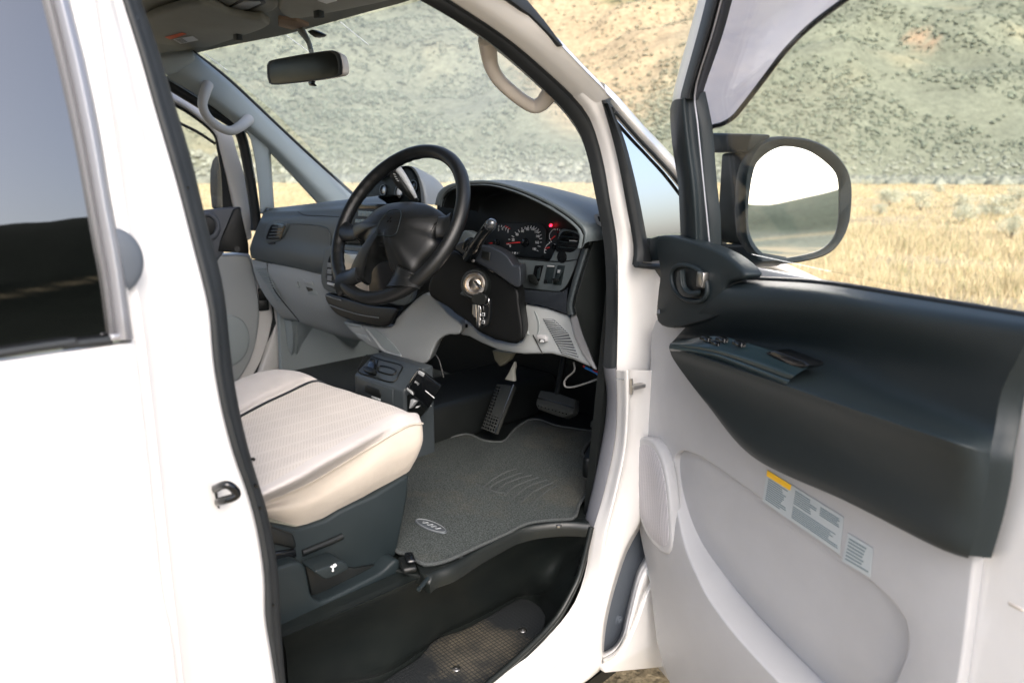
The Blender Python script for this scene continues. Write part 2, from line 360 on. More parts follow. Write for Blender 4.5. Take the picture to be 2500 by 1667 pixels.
gx = CA[0] + GR * np.sin(np.radians(GA)); gy = CA[1] + GR * np.cos(np.radians(GA)); gz = .03 * (fbm(gx / 3, gy / 3) - .5) * np.clip((GR - 4) / 6, 0, 1)
gn = fbm(gx / 4, gy / 4); tr = np.clip(1 - np.abs(GR - 8.6) / 2.2, 0, 1)      # worn track beside the van
base = np.array((.52, .42, .26)) * (1 - .25 * (gn[..., None] - .5)); dirt = np.array((.30, .25, .165))
kk = np.clip(tr + (GR < 6), 0, 1)[..., None] * .85; gc = base * (1 - kk) + dirt * kk
gi = np.arange(GA.size).reshape(GA.shape); a_ = gi[:-1]; b_ = np.roll(gi, -1, 1)[:-1]; c_ = np.roll(gi, -1, 1)[1:]; d_ = gi[1:]
ground = npmesh('ground', np.stack([gx, gy, gz], -1).reshape(-1, 3), np.stack([a_, b_, c_, d_], -1).reshape(-1, 4), 'soil', 4, True)
put_col(ground, gc.reshape(-1, 3)); tag(ground, kind='structure')
# sagebrush covering the slope (beyond counting)
def shrub_field(name, az_, r_, size, cols, zb):
    n = len(az_); x = CA[0] + r_ * np.sin(np.radians(az_)); y = CA[1] + r_ * np.cos(np.radians(az_))
    th = np.linspace(0, 2 * np.pi, 7)[:-1]
    tmpl = np.concatenate([[[0, 0, .95]], np.stack([.62 * np.cos(th), .62 * np.sin(th), 0 * th + .72], 1), np.stack([np.cos(th + .5), np.sin(th + .5), 0 * th + .22], 1)])
    f = [(0, 1 + i, 1 + (i + 1) % 6) for i in range(6)] + [(1 + i, 7 + i, 1 + (i + 1) % 6) for i in range(6)] + [(1 + (i + 1) % 6, 7 + i, 7 + (i + 1) % 6) for i in range(6)]
    k = len(tmpl); jit = 1 + .75 * (RNG.random((n, k, 3)) - .5)
    v = tmpl[None] * jit * size[:, None, None] * np.array((.62, .62, .72)); v += np.stack([x, y, zb - .12 * size], 1)[:, None]
    fa = np.array(f)[None] + (np.arange(n) * k)[:, None, None]
    o = npmesh(name, v.reshape(-1, 3), fa.reshape(-1, 3), 'leafage', 3, True)
    cc = cols[:, None, :] * (.86 + .32 * RNG.random((n, k, 1))); put_col(o, cc.reshape(-1, 3)); return o
n = 96000
az_s = RNG.uniform(-86, -4, n); r_s = 112 + 330 * RNG.random(n) ** 1.25
h_s = hill_h(az_s, r_s); el_s = np.degrees(np.arctan2(h_s - 1.55, r_s)); x_s = CA[0] + r_s * np.sin(np.radians(az_s)); y_s = CA[1] + r_s * np.cos(np.radians(az_s))
cb = slope_col(az_s, el_s, x_s, y_s); tanness = (cb[:, 0] - cb[:, 2] > .19)
keep = (el_s < 16) & (RNG.random(n) < np.where(tanness, .5, 1.0) * sstep(.34, .58, fbm(x_s / 12, y_s / 12) + .06))
az_s, r_s, h_s, cb, el_s = az_s[keep], r_s[keep], h_s[keep], cb[keep], el_s[keep]; n = len(az_s)
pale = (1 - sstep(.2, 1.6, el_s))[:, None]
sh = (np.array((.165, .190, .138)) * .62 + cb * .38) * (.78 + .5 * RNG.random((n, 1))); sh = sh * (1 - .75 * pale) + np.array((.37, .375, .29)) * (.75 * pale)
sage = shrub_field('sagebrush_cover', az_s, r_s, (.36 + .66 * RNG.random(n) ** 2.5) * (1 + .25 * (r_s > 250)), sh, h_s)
tag(sage, 'grey green sagebrush covering the hillside in a dense mottled mass', 'sagebrush', kind='stuff')
nf_ = 7000; az_f = RNG.uniform(-86, -4, nf_); r_f = 92 + 42 * RNG.random(nf_) ** .7; h_f = np.maximum(hill_h(az_f, r_f), 0)
fr_ = shrub_field('sagebrush_fringe', az_f, r_f, .6 + .8 * RNG.random(nf_), np.array((.30, .305, .235)) * (.75 + .5 * RNG.random((nf_, 1))), h_f)
tag(fr_, 'pale sagebrush fringe along the foot of the hill behind the dry field', 'sagebrush', kind='stuff')
# dry grass of the field
n = 430000
az_g = RNG.uniform(-84, -6, n); r_g = np.exp(RNG.uniform(math.log(8.6), math.log(125), n))
x_g = CA[0] + r_g * np.sin(np.radians(az_g)); y_g = CA[1] + r_g * np.cos(np.radians(az_g))
dn = fbm(x_g / 2.2, y_g / 2.2); kp = (RNG.random(n) < .25 + 1.5 * (dn - .25)) & (RNG.random(n) < sstep(9.2, 12.5, r_g))
x_g, y_g, r_g, dn = x_g[kp], y_g[kp], r_g[kp], dn[kp]; n = len(x_g)
hg = (.05 + .14 * RNG.random(n)) * (.5 + 1.0 * dn); wg = .0022 + .0004 * r_g; la = RNG.uniform(0, 6.283, n); ll = hg * RNG.uniform(.15, .7, n); oa = RNG.uniform(0, 6.283, n)
p0 = np.stack([x_g - wg * np.cos(oa), y_g - wg * np.sin(oa), 0 * x_g - .01], 1); p1 = np.stack([x_g + wg * np.cos(oa), y_g + wg * np.sin(oa), 0 * x_g - .01], 1)
p2 = np.stack([x_g + ll * np.cos(la), y_g + ll * np.sin(la), hg], 1)
grass = npmesh('dry_grass', np.stack([p0, p1, p2], 1).reshape(-1, 3), np.arange(3 * n).reshape(-1, 3), 'straw', 3)
gcol = np.array((.68, .56, .34)) * (.8 + .4 * RNG.random((n, 1))) * (1 - .25 * (dn[:, None] - .5)); gl = (RNG.random((n, 1)) < .12); gcol = np.where(gl, np.array((.36, .36, .18)), gcol)
put_col(grass, np.repeat(gcol, 3, 0)); tag(grass, 'pale golden dry grass spread over the flat field', 'grass', kind='stuff')
# single sagebrush bushes standing in the field
def bush(p, wpx, hk, seed, label):
    q = Z(p, 0); dist = (q - CAM).dot(DI); wd = wpx / FPX * dist / 2; ht = wd * hk; rg = np.random.default_rng(seed)
    root = bpy.data.objects.new('sagebrush_bush', None); COL.objects.link(root); root.location = q; root.empty_display_size = .2
    nc = 26; cl = np.stack([rg.normal(0, .42, nc) * wd, rg.normal(0, .42, nc) * wd, (.25 + .6 * rg.random(nc)) * ht], 1)
    nl = 2600; ci = rg.integers(0, nc, nl); d = rg.normal(size=(nl, 3)); d /= np.linalg.norm(d, axis=1)[:, None]
    cl[:, 2] *= 1.7; c = cl[ci] + d * np.array((.3 * wd, .3 * wd, .28 * ht)) * rg.random((nl, 1)) ** .5; c[:, 2] = np.abs(c[:, 2])
    u = rg.normal(size=(nl, 3)); u /= np.linalg.norm(u, axis=1)[:, None]; v = np.cross(u, d); s = wd * .07
    tri = np.stack([c - v * s * .35, c + v * s * .35, c + (u * .5 + d * .6) * s * 1.8], 1)
    o = npmesh('foliage', tri.reshape(-1, 3), np.arange(nl * 3).reshape(-1, 3), 'leafage', 3)
    put_col(o, np.repeat(np.array((.60, .60, .46)) * (.75 + .6 * rg.random((nl, 1))) , 3, 0)); o.parent = root
    bm = bmesh.new(); 
    me_st = None
    for k in range(7):
        e = cl[k] * .9; 
        a = [bm.verts.new((.02 * math.cos(t + k), .02 * math.sin(t + k), 0)) for t in (0, 2.1, 4.2)]; b = bm.verts.new(e)
        for i in range(3): bm.faces.new((a[i], a[(i + 1) % 3], b))
    st = finish(bm, 'stem', mat('sage_wood', (.16, .12, .085), .9) if 'sage_wood' not in MATS else 'sage_wood', root)
    tag(root, label, 'bush', 'sagebrush bushes in the dry field')
for k, (a, b, wz, hk, lab) in enumerate([
    (1390, 1126, 165, .75, 'wide pale sagebrush bush, leftmost in the field row right of the door mirror'),
    (1560, 1150, 130, 1.0, 'rounded pale sagebrush bush just right of the wide leftmost one beyond the mirror'),
    (1335, 1176, 80, .95, 'small sagebrush bush in front of the leftmost wide bush by the mirror'),
    (1790, 1146, 115, .9, 'middle distance sagebrush bush behind the big bush in the golden grass'),
    (1785, 1228, 155, .85, 'big silvery sagebrush bush in the golden grass, nearest in the middle of the field'),
    (1975, 1190, 215, .72, 'widest low sagebrush bush toward the right edge of the field'),
    (2050, 1310, 150, 1.1, 'nearest tall sagebrush bush close to the right edge of the field'),
    (2095, 1105, 120, .9, 'far sagebrush bush at the right edge of the field'),
    (1265, 1016, 60, .8, 'tiny far sagebrush bush close to the mirror at the back of the field'),
    (1660, 1056, 70, .8, 'small far sagebrush bush at the back of the field between the two rows')]):
    bush(z3(a, b), wz * .4464, hk, 100 + k, lab)

# ---------------------------------------------------------------- the van
van = bpy.data.objects.new('van', None); COL.objects.link(van)
tag(van, 'white right hand drive van standing with its driver door wide open', 'van')
def part(o, label=None):
    if label: o['label'] = label
    return o
def LS(p, x):                                   # the far (passenger) side, mirrored
    q = X(p, -x)
    return q if q.z < 1.38 else PL(p, (-x, 0, 1.38), (-1, 0, TUM))
def HIT(p, g, t0=.3, t1=6.0):                   # first crossing of g = 0 on the sight line
    r = ray(*p); a = g(CAM + r * t0); N = 240
    for i in range(1, N + 1):
        t = t0 + (t1 - t0) * i / N; b = g(CAM + r * t)
        if (a < 0) != (b < 0):
            lo, hi = t - (t1 - t0) / N, t
            for _ in range(30):
                mdl = (lo + hi) / 2; c = g(CAM + r * mdl)
                if (c < 0) == (a < 0): lo = mdl
                else: hi = mdl
            return CAM + r * lo
        a = b
    raise ValueError('no hit %s' % (p,))
def sk(x, z): return x if z < 1.38 else x - TUM * (z - 1.38)
# --- sliding rear door
prof = [(.80, .36), (.84, .5), (.854, .7), (.860, .96), (.858, 1.03), (.849, 1.066), (.8475, 1.10), (.850, 1.2), (.852, 1.30), (.850, 1.374)]
rear_door = shell('rear_side_door', [[(x, -2.7, z), (x, -1.6, z), (x, -.716, z)] for x, z in prof], 'paint', van, (-.035, 0, 0), nu=6, nv=30, bevel=.004, smooth=False)
mo = [b1(*p) for p in ((202, -300), (270, 0), (335, 260), (390, 530), (430, 780), (460, 920), (485, 1090), (510, 1270), (514, 1300))]
gi_ = [b1(*p) for p in ((105, -300), (180, 0), (240, 250), (300, 530), (355, 830), (375, 950), (400, 1080), (425, 1280), (428, 1305))]
L_ = [SIDE(p, .85) for p in mo]; R2_ = [V((sk(.85, q.z), -.716, q.z)) for q in L_]
shell('door_post_skin', [L_, R2_], 'paint', rear_door, (-.03, 0, 0), nu=14, bevel=.003)
shell('door_top_rail', [[V((sk(.85, z), y, z)) for y in (-2.7, -.716)] for z in (1.78, 1.86, 1.93)], 'paint', rear_door, (-.03, 0, 0), nu=3)
gl = [SIDE(p, .838) for p in gi_]
gl_loop = [q + V((0, .004, 0)) for q in gl] + [V((sk(.838, 1.372), -2.6, 1.372)), V((sk(.838, 1.84), -2.6, 1.84)), V((sk(.838, 1.84), gl[0].y, 1.84))]
slab('window_glass', gl_loop, (-.004, 0, 0), 'privacy', rear_door, 0)
md = [[SIDE(p, .842) for p in gi_]]
for f, dx in ((.10, .850), (.22, .845), (.30, .853), (.62, .861), (.9, .857), (1.0, .850)):
    md.append([SIDE((a[0] + (b[0] - a[0]) * f, a[1] + (b[1] - a[1]) * f), dx) for a, b in zip(gi_, mo)])
shell('window_moulding', md, 'moulding', rear_door, (-.012, 0, 0), nu=18, bevel=.0008, sharp=70)
tube('window_seal', [V((.846, -2.6, 1.374)), V((.846, -1.5, 1.374)), SIDE(b1(0, 1352), .848), SIDE(b1(250, 1322), .848), SIDE(b1(428, 1302), .848)], .0045, 'rubber', rear_door, n=20, seg=8)
c_ = SIDE(b1(440, 1000), .852)
slab('rubber_stop', [c_ + V((0, .0285 * math.cos(t), .034 * math.sin(t))) for t in np.linspace(-1.75, 1.75, 24)], (-.006, 0, 0), 'fender_liner', rear_door, .0015, dome=.003)
slab('moulding_foot', [SIDE(b1(*p), .8555) for p in ((425, 1283), (466, 1278), (462, 1300), (428, 1306))], (-.008, 0, 0), 'moulding', rear_door, .001)
# --- centre pillar with its door seal
sl_px = [b1(*p) for p in ((377, -300), (470, 0), (540, 220), (600, 430), (680, 700), (740, 930), (800, 1170), (815, 1320))] + \
        [b2(*p) for p in ((950, 180), (985, 370), (1035, 560), (1095, 730), (1140, 900), (1170, 1100), (1175, 1280), (1195, 1440), (1215, 1568), (1235, 1700), (1260, 1900))]
sr_px = [b1(*p) for p in ((446, -300), (540, 0), (600, 170), (660, 370), (730, 600), (790, 850), (850, 1080), (876, 1300))] + \
        [b2(*p) for p in ((1030, 220), (1070, 430), (1120, 620), (1170, 780), (1200, 920), (1225, 1080), (1235, 1260), (1245, 1420), (1258, 1568), (1275, 1700), (1300, 1900))]
SLp = [SIDE(p, .80) for p in sl_px]; SRp = [SIDE(p, .772) for p in sr_px]
def bump_(z, a, b, h): return h * math.exp(-((z - a) / b) ** 2)
cols = [[V((sk(.836, q.z), -.7155, q.z)) for q in SLp], [V((sk(.838, q.z), -.703, q.z)) for q in SLp], [V((sk(.834, q.z), -.700, q.z)) for q in SLp]]
for f, dx in ((.12, .828), (.22, .822), (.30, .826), (.5, .822), (.62, .808), (.8, .806), (.93, .805), (1, .799)):
    cols.append([V((sk(dx + (bump_(q.z, 1.07, .012, .010) if f < .6 else 0) + (-bump_(q.z, .99, .05, .006) if .2 < f < .7 else 0) + (bump_(q.z, .88, .03, .006) if f > .6 else 0), q.z), -.700 + (q.y + .700) * f, q.z)) for q in SLp])
pil = shell('center_pillar', cols, 'paint_in', van, (-.03, 0, 0), nu=60, bevel=0, sharp=60)
def sealstrip(name, A, B, parent, nu, bulge=.010, back=-.05, ma='rubber'):
    A = arc(A, nu); B = arc(B, nu); rows = [A]
    for f, h in ((.06, .004), (.2, .0085), (.34, .0055), (.42, .0075), (.7, bulge), (.9, .006)): rows.append([a.lerp(b, f) + V((h, 0, 0)) for a, b in zip(A, B)])
    bv = back if isinstance(back, V) else V((back, 0, 0)); rows.append(B); rows.append([b + bv for b in B]); rows.append([a + bv for a in A])
    return shell(name, rows, ma, parent, None, nu=nu, sharp=65)
bs = sealstrip('door_seal', SLp, SRp, van, 60)
st = tube('door_striker', [SIDE(b2(947, 712), .808), SIDE(b2(985, 694), .834), SIDE(b2(1015, 697), .84), SIDE(b2(1045, 728), .842), SIDE(b2(1030, 748), .84), SIDE(b2(985, 762), .83), SIDE(b2(958, 770), .806)], .0052, 'gloss_black', pil, n=24, seg=10)
slab('striker_plate', [SIDE(b2(*p), .8105) for p in ((948, 722), (962, 730), (972, 800), (962, 795))], (-.004, 0, 0), 'trim_black', pil, .001)
for p in ((1118, 690), (1136, 788), (1108, 574), (1192, 1215), (1206, 1470)): cyl('seal_clip', SIDE(b2(*p), .790) + V((.004, 0, 0)), SIDE(b2(*p), .790) + V((.0085, 0, 0)), .0022, 'gloss_black', bs, seg=8)
for p in ((512, 73), (705, 720), (828, 1325)): cyl('seal_clip', SIDE(b1(*p), .790) + V((.004, 0, 0)), SIDE(b1(*p), .790) + V((.0085, 0, 0)), .0022, 'gloss_black', bs, seg=8)
# --- front pillar, its seal, quarter window
fo = [(980, -75), (1096, 0), (1179, 54), (1255, 108), (1338, 179), (1399, 236), (1434, 281), (1456, 338), (1475, 415), (1488, 497), (1504, 595), (1506, 744), (1504, 900)]
fi = [(905, -60), (1022, 0), (1121, 57), (1190, 100), (1261, 159), (1338, 230), (1383, 277), (1415, 325), (1434, 383), (1446, 440), (1474, 595), (1480, 744), (1472, 904)]
FO = [SIDE(p, .79) for p in fo]; FI = [SIDE(p, .762) for p in fi]
FO = [V((.745, -.70, 1.835)), V((.742, -.5, 1.85))] + FO; FI = [V((.715, -.70, 1.845)), V((.712, -.5, 1.86))] + FI
fs = sealstrip('door_seal', FO, FI, van, 80, .008, V((-.004, .03, 0)))
part(fs, 'black rubber seal along the front pillar of the driver door opening')
part(bs, 'black rubber seal along the center pillar')
sil = [(1130, -80), (1262, 0), (1318, 60), (1376, 118), (1430, 175), (1478, 223)]
S0 = [SIDE(p, .79) for p in fo[:6]] + [SIDE((1425, 262), .79)]; S0 = [V((.745, -.70, 1.835)), V((.742, -.45, 1.85))] + S0
S2 = [SIDE(p, .845) for p in sil] + [SIDE((1490, 240), .845)]; S2 = [V((.80, -.70, 1.86)), V((.80, -.45, 1.87))] + S2
n_ = 26; S0a, S2a = arc(S0, n_), arc(S2, n_)
rows = [S0a, [a.lerp(b, .12) + V((.018, 0, .002)) for a, b in zip(S0a, S2a)], [a.lerp(b, .45) + V((.020, 0, .004)) for a, b in zip(S0a, S2a)], [a.lerp(b, .8) + V((.012, 0, .003)) for a, b in zip(S0a, S2a)], S2a,
        [b + V((-.03, .02, .02)) for b in S2a], [b + V((-.10, .05, .03)) for b in S2a]]
fp = shell('front_pillar', rows, 'paint', van, None, nu=n_, nv=20, sharp=80)
lo = [(1396, 236), (1425, 268), (1434, 281), (1456, 338), (1475, 415), (1488, 497), (1504, 595), (1506, 744), (1504, 915)]
qa = [(1450, 208), (1470, 236), (1482, 262), (1500, 330), (1521, 415), (1536, 497), (1556, 595), (1640, 744), (1650, 915)]
A_ = [SIDE(p, .79) for p in lo]; B_ = [SIDE(p, .832) for p in qa]; A_, B_ = arc(A_, 20), arc(B_, 20)
shell('pillar_jamb', [A_, [a.lerp(b, .15) + V((.012, -.002, 0)) for a, b in zip(A_, B_)], [a.lerp(b, .5) + V((.008, 0, 0)) for a, b in zip(A_, B_)], B_, [b + V((-.02, .03, 0)) for b in B_]], 'paint_in', fp, None, nu=20, nv=14, sharp=80)
g_r = [(1490, 250), (1505, 272), (1560, 336), (1600, 380), (1647, 432), (1700, 500), (1735, 548)]; s_r = [(1478, 223), (1520, 264), (1575, 325), (1615, 366), (1658, 413), (1715, 480), (1755, 530)]
A_, B_ = arc([SIDE(p, .838) for p in g_r], 14), arc([SIDE(p, .845) for p in s_r], 14)
shell('pillar_edge', [A_, [a.lerp(b, .4) + V((.006, 0, 0)) for a, b in zip(A_, B_)], B_, [b + V((-.03, .03, .02)) for b in B_], [b + V((-.1, .06, .02)) for b in B_]], 'paint', fp, None, nu=14, nv=10, sharp=80)
q_loop = [SIDE(p, .834) for p in ((1496, 262), (1530, 300), (1560, 336), (1600, 380), (1647, 432), (1700, 500), (1735, 548), (1740, 640), (1680, 648), (1600, 646), (1585, 640), (1571, 560), (1550, 470), (1528, 380), (1510, 310))]
slab('quarter_glass', q_loop, (-.004, 0, 0), 'quarter', fp, 0)
qm = [[SIDE(p, .840) for p in ((1478, 244), (1500, 318), (1520, 400), (1537, 490), (1556, 600), (1553, 648))], [SIDE(p, .848) for p in ((1484, 252), (1512, 330), (1532, 405), (1550, 490), (1570, 600), (1572, 640))],
      [SIDE(p, .836) for p in ((1494, 262), (1524, 338), (1544, 410), (1562, 490), (1583, 600), (1592, 640))]]
shell('quarter_moulding', qm, 'rubber', fp, (-.01, 0, 0), nu=18, bevel=.001)
tube('quarter_moulding', [SIDE(p, .842) for p in ((1504, 276), (1560, 340), (1602, 384), (1650, 438), (1735, 552))], .0032, 'rubber', fp, n=14, seg=8)
tube('quarter_moulding', [SIDE(p, .842) for p in ((1552, 646), (1600, 651), (1680, 652), (1740, 648))], .006, 'rubber', fp, n=8, seg=8)
slab('roof_gutter_trim', [SIDE(z2(*p), .85) for p in ((700, -70), (905, 0), (1030, 150), (1182, 352), (1160, 358), (1075, 265), (930, 120), (765, 0), (600, -100))], (-.03, 0, .0), 'rubber', fp, .002)
# lower door post and sill
r0 = [(1504, 904), (1504, 912), (1506, 1006), (1502, 1069), (1489, 1142), (1468, 1225), (1447, 1288), (1440, 1330), (1428, 1400), (1400, 1475), (1340, 1550), (1260, 1612), (1185, 1667), (1100, 1722), (900, 1850)]
r1 = [(1532, 904), (1532, 912), (1532, 1000), (1526, 1090), (1511, 1170), (1492, 1248), (1478, 1310), (1470, 1370), (1462, 1440), (1445, 1508), (1410, 1570), (1345, 1630), (1275, 1690), (1190, 1745), (990, 1880)]
r2 = [(1640, 904), (1640, 912), (1640, 1000), (1628, 1090), (1600, 1180), (1559, 1277), (1530, 1329), (1507, 1392), (1486, 1465), (1473, 1527), (1467, 1590), (1468, 1622), (1431, 1660), (1330, 1726), (1120, 1880)]
A_ = arc([X(p, .80) for p in r0], 40); M_ = arc([X(p, .838) for p in r1], 40); B_ = arc([X(p, .848) for p in r2], 40)
sill = shell('sill', [A_, [a.lerp(b, .25) + V((.006, -.002, 0)) for a, b in zip(A_, M_)], M_, [a.lerp(b, .16) + V((-.006, 0, 0)) for a, b in zip(M_, B_)], [a.lerp(b, .6) + V((.002, 0, 0)) for a, b in zip(M_, B_)], B_, [b + V((-.012, .02, -.012)) for b in B_], [b + V((-.03, .05, -.04)) for b in B_]], 'paint_in', van, None, nu=40, nv=34, sharp=80)
tube('panel_seam', [X(p, .8265) for p in ((1506, 925), (1530, 926), (1560, 930))], .0012, 'grey_ink', sill, n=6, seg=6)
sa = [(1473, 895), (1473, 902), (1481, 954), (1478, 1022), (1465, 1100), (1447, 1189), (1423, 1288), (1420, 1296)]; sb = [(1504, 895), (1504, 902), (1506, 1006), (1502, 1069), (1489, 1142), (1468, 1225), (1447, 1288), (1444, 1296)]
A_ = arc([X(p, .765) for p in sa], 24); B_ = arc([X(p, .802) for p in sb], 24)
part(shell('scuff_trim', [[a + V((-.002, .03, 0)) for a in A_], A_, [a.lerp(b, .3) + V((.010, -.01, 0)) for a, b in zip(A_, B_)], [a.lerp(b, .75) + V((.010, -.006, 0)) for a, b in zip(A_, B_)], B_], 'scuff_grey', van, None, nu=24, nv=12, sharp=80), 'curved light grey plastic trim beside the driver footwell')
sp = slab('splash_panel', [X(b4(*p), .815) for p in ((335, 760), (300, 815), (245, 920), (200, 1040), (160, 1180), (136, 1300), (124, 1425), (135, 1440), (185, 1412), (220, 1362), (245, 1250), (295, 1060), (340, 970))], (-.01, .01, 0), 'fender_liner', van, .002)
lathe('bolt', X(b4(212, 1272), .817), (1, -.3, 0), ((0, .006), (.005, .005), (.006, .001), (.011, 0), (.0115, -.003)), 'fender_liner', sp, 14)
fl = [[X(b4(*p), x) for p in pts] for x, pts in ((.815, ((390, 860), (342, 970), (297, 1060), (247, 1250), (222, 1362), (187, 1412), (137, 1440))), (.850, ((395, 900), (350, 1005), (308, 1090), (262, 1265), (232, 1370), (192, 1424), (140, 1455))),
      (.858, ((400, 950), (358, 1060), (322, 1140), (284, 1260), (246, 1355), (200, 1432), (142, 1470))), (.845, ((405, 980), (365, 1085), (332, 1160), (292, 1272), (252, 1362), (203, 1442), (142, 1478))))]
fd = shell('front_fender', fl, 'paint', van, (-.01, .01, 0), nu=20, nv=10, sharp=80)
tube('fender_gap_seal', [X(b4(*p), .846) for p in ((405, 990), (368, 1090), (336, 1165), (297, 1275), (256, 1368), (206, 1448), (142, 1482))], .0055, 'rubber', fd, n=20, seg=8)
slab('fender_skin', [X(b4(*p), .856) for p in ((420, 1000), (375, 1090), (342, 1170), (303, 1280), (262, 1375), (212, 1452), (146, 1490), (150, 1521), (415, 1495))] + [V((.856, .9, .42)), V((.856, 1.3, .5)), V((.856, 1.3, 1.05)), V((.856, .5, 1.2))], (-.02, 0, 0), 'paint', fd, .003)
# door check strap
bk = box('door_check', X((1548, 940), .832), (.016, -.004, 0), (.004, .016, 0), (0, 0, .004), 'steel', sill, .001)
cyl('check_pin', X((1541, 925), .838), X((1541, 962), .838), .0035, 'steel', bk, seg=10)
# --- glass and roof
hy = lambda x: .175 - .33 * x * x; hz = lambda x: 1.925 - .09 * x * x; by = lambda x: .80 - .52 * x * x; bz = 1.425
ws = [[V((x * k, hy(x), hz(x))) for x in np.linspace(-.64, .64, 9)] for k in (1,)] + \
     [[V((x * (1 + .06 * f), hy(x) * (1 - f) + by(x) * f + .03 * math.sin(math.pi * f), hz(x) * (1 - f) + bz * f + .02 * math.sin(math.pi * f))) for x in np.linspace(-.64, .64, 9)] for f in (.2, .4, .6, .8, 1)]
part(shell('windscreen', ws, 'windscreen', van, None, nu=24, nv=16), 'large raked windscreen with a faint haze')
head = lambda p: HIT(p, lambda q: q.y - hy(q.x))
H_low = [head(z1(*p)) for p in ((200, 470), (330, 455), (420, 440), (550, 410), (820, 350), (1240, 268), (1500, 198), (1850, 100), (2200, 5), (2500, -110), (2800, -240))]
H_low = arc(H_low, 30)
rows = [H_low, [q + V((0, -.02, .012)) for q in H_low], [q + V((0, -.05, .024)) for q in H_low], [V((q.x, -.16, 1.955)) for q in H_low], [V((q.x, -.5, 1.965)) for q in H_low], [V((q.x, -2.9, 1.955)) for q in H_low]]
hl = shell('roof_lining', rows, 'head_liner', van, (0, 0, .04), nu=30, nv=0, smooth=False, sharp=60)
slab('roof_skin', [V((-.74, .03, 2.02)), V((0, .17, 2.05)), V((.74, .03, 2.02)), V((.74, -3, 2.02)), V((-.74, -3, 2.02))], (0, 0, -.02), 'paint', van, .008)
VZ = lambda p, z=1.905: PL(z1(*p), (0, 0, z), (0, .12, 1))
vs1 = arc([VZ(p) for p in ((150, 190), (420, 70), (590, 35), (700, 62), (860, 140), (1040, 155), (1125, 190), (1080, 225), (900, 290), (560, 398), (340, 440), (230, 420))], 40, True)
v1 = slab('sun_visor', vs1, (0, .003, .022), 'head_liner', van, .008, 3); part(v1, 'passenger sun visor with red and white warning label')
slab('warning_label', [VZ(p, 1.9035) for p in ((322, 285), (455, 252), (486, 262), (362, 302))], (0, 0, -.001), 'sticker_red', v1, 0)
slab('warning_label', [VZ(p, 1.9035) for p in ((385, 302), (535, 277), (578, 308), (440, 336))], (0, 0, -.001), 'sticker_white', v1, 0)
for k in range(4): slab('label_line', [VZ(p, 1.902) for p in ((400 + 14 * k, 306 + 7 * k), (455 + 12 * k, 296 + 7 * k), (458 + 12 * k, 299 + 7 * k), (404 + 14 * k, 309 + 7 * k))], (0, 0, -.0006), 'grey_ink', v1, 0)
vs2 = arc([VZ(p) for p in ((1195, 40), (1215, 110), (1290, 150), (1420, 140), (1560, 112), (1800, 65), (2060, 5), (2150, -60), (2000, -260), (1300, -200))], 40, True)
v2 = slab('sun_visor', vs2, (0, .003, .022), 'head_liner', van, .008, 3); part(v2, 'driver sun visor folded up')
slab('warning_label', [VZ(p, 1.9035) for p in ((1490, 5), (1600, -20), (1640, 5), (1560, 28))], (0, 0, -.001), 'sticker_white', v2, 0)
oc = slab('overhead_console', arc([VZ(p, 1.93) for p in ((640, -30), (760, 30), (870, 120), (1000, 120), (1130, 100), (1190, 60), (1150, -60), (900, -200))], 30, True), (0, 0, .04), 'head_liner', van, .01, 3)
slab('lamp_lens', [VZ(p, 1.927) for p in ((820, 65), (930, 15), (1045, 15), (1060, 30), (960, 78), (880, 82))], (0, 0, .004), 'silver_plastic', oc, .002)
slab('lamp_frame', [VZ(p, 1.9285) for p in ((790, 70), (900, 0), (1080, 0), (1100, 30), (970, 92), (860, 96))], (0, 0, .004), 'trim_black', oc, .002)
for p in ((880, 278), (1500, 100)): box('visor_clip', VZ(p, 1.902), (.012, 0, 0), (0, .008, 0), (0, 0, .012), 'trim_dark', hl, .003)
slab('map_lamp_patch', [VZ(p, 1.915) for p in ((1190, 150), (1330, 165), (1430, 205), (1300, 235), (1190, 205))], (0, 0, .01), mat('tan_cloth', (.28, .2, .14), .9), hl, .003)
# faint reflections of sunlit scratches on the glass, set in as white rods
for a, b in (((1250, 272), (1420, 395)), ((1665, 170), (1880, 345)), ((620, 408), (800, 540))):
    tube('scratch_glint', [HIT(z1(*a), lambda q: q.y - .10 - hy(q.x)), HIT(z1(*b), lambda q: q.y - .16 - hy(q.x))], .0011, 'white_ink', hl, seg=6)
# rest of the shell so that the cabin is closed
shell('left_body_side', [[V((-sk(.85, z), y, z)) for y in (-2.9, -1.6, -.60)] for z in (.4, .9, 1.38, 1.96)], 'paint', van, (.03, 0, 0), nu=5, smooth=False)
slab('tailgate', [V((-.8, -2.95, .4)), V((.8, -2.95, .4)), V((.76, -2.85, 1.97)), V((-.76, -2.85, 1.97))], (0, .03, 0), 'paint', van, .01)
slab('bonnet', [V((-.75, .82, 1.36)), V((.75, .82, 1.36)), V((.7, 1.75, 1.12)), V((-.7, 1.75, 1.12))], (0, 0, -.03), 'paint', van, .01)
slab('front_panel', [V((-.75, 1.72, 1.12)), V((.75, 1.72, 1.12)), V((.75, 1.85, .45)), V((-.75, 1.85, .45))], (0, -.03, 0), 'paint', van, .01)
slab('left_fender', [V((-.856, .3, .45)), V((-.856, 1.75, .5)), V((-.856, 1.75, 1.12)), V((-.856, .6, 1.33)), V((-.856, .3, 1.36))], (.02, 0, 0), 'paint', van, .003)
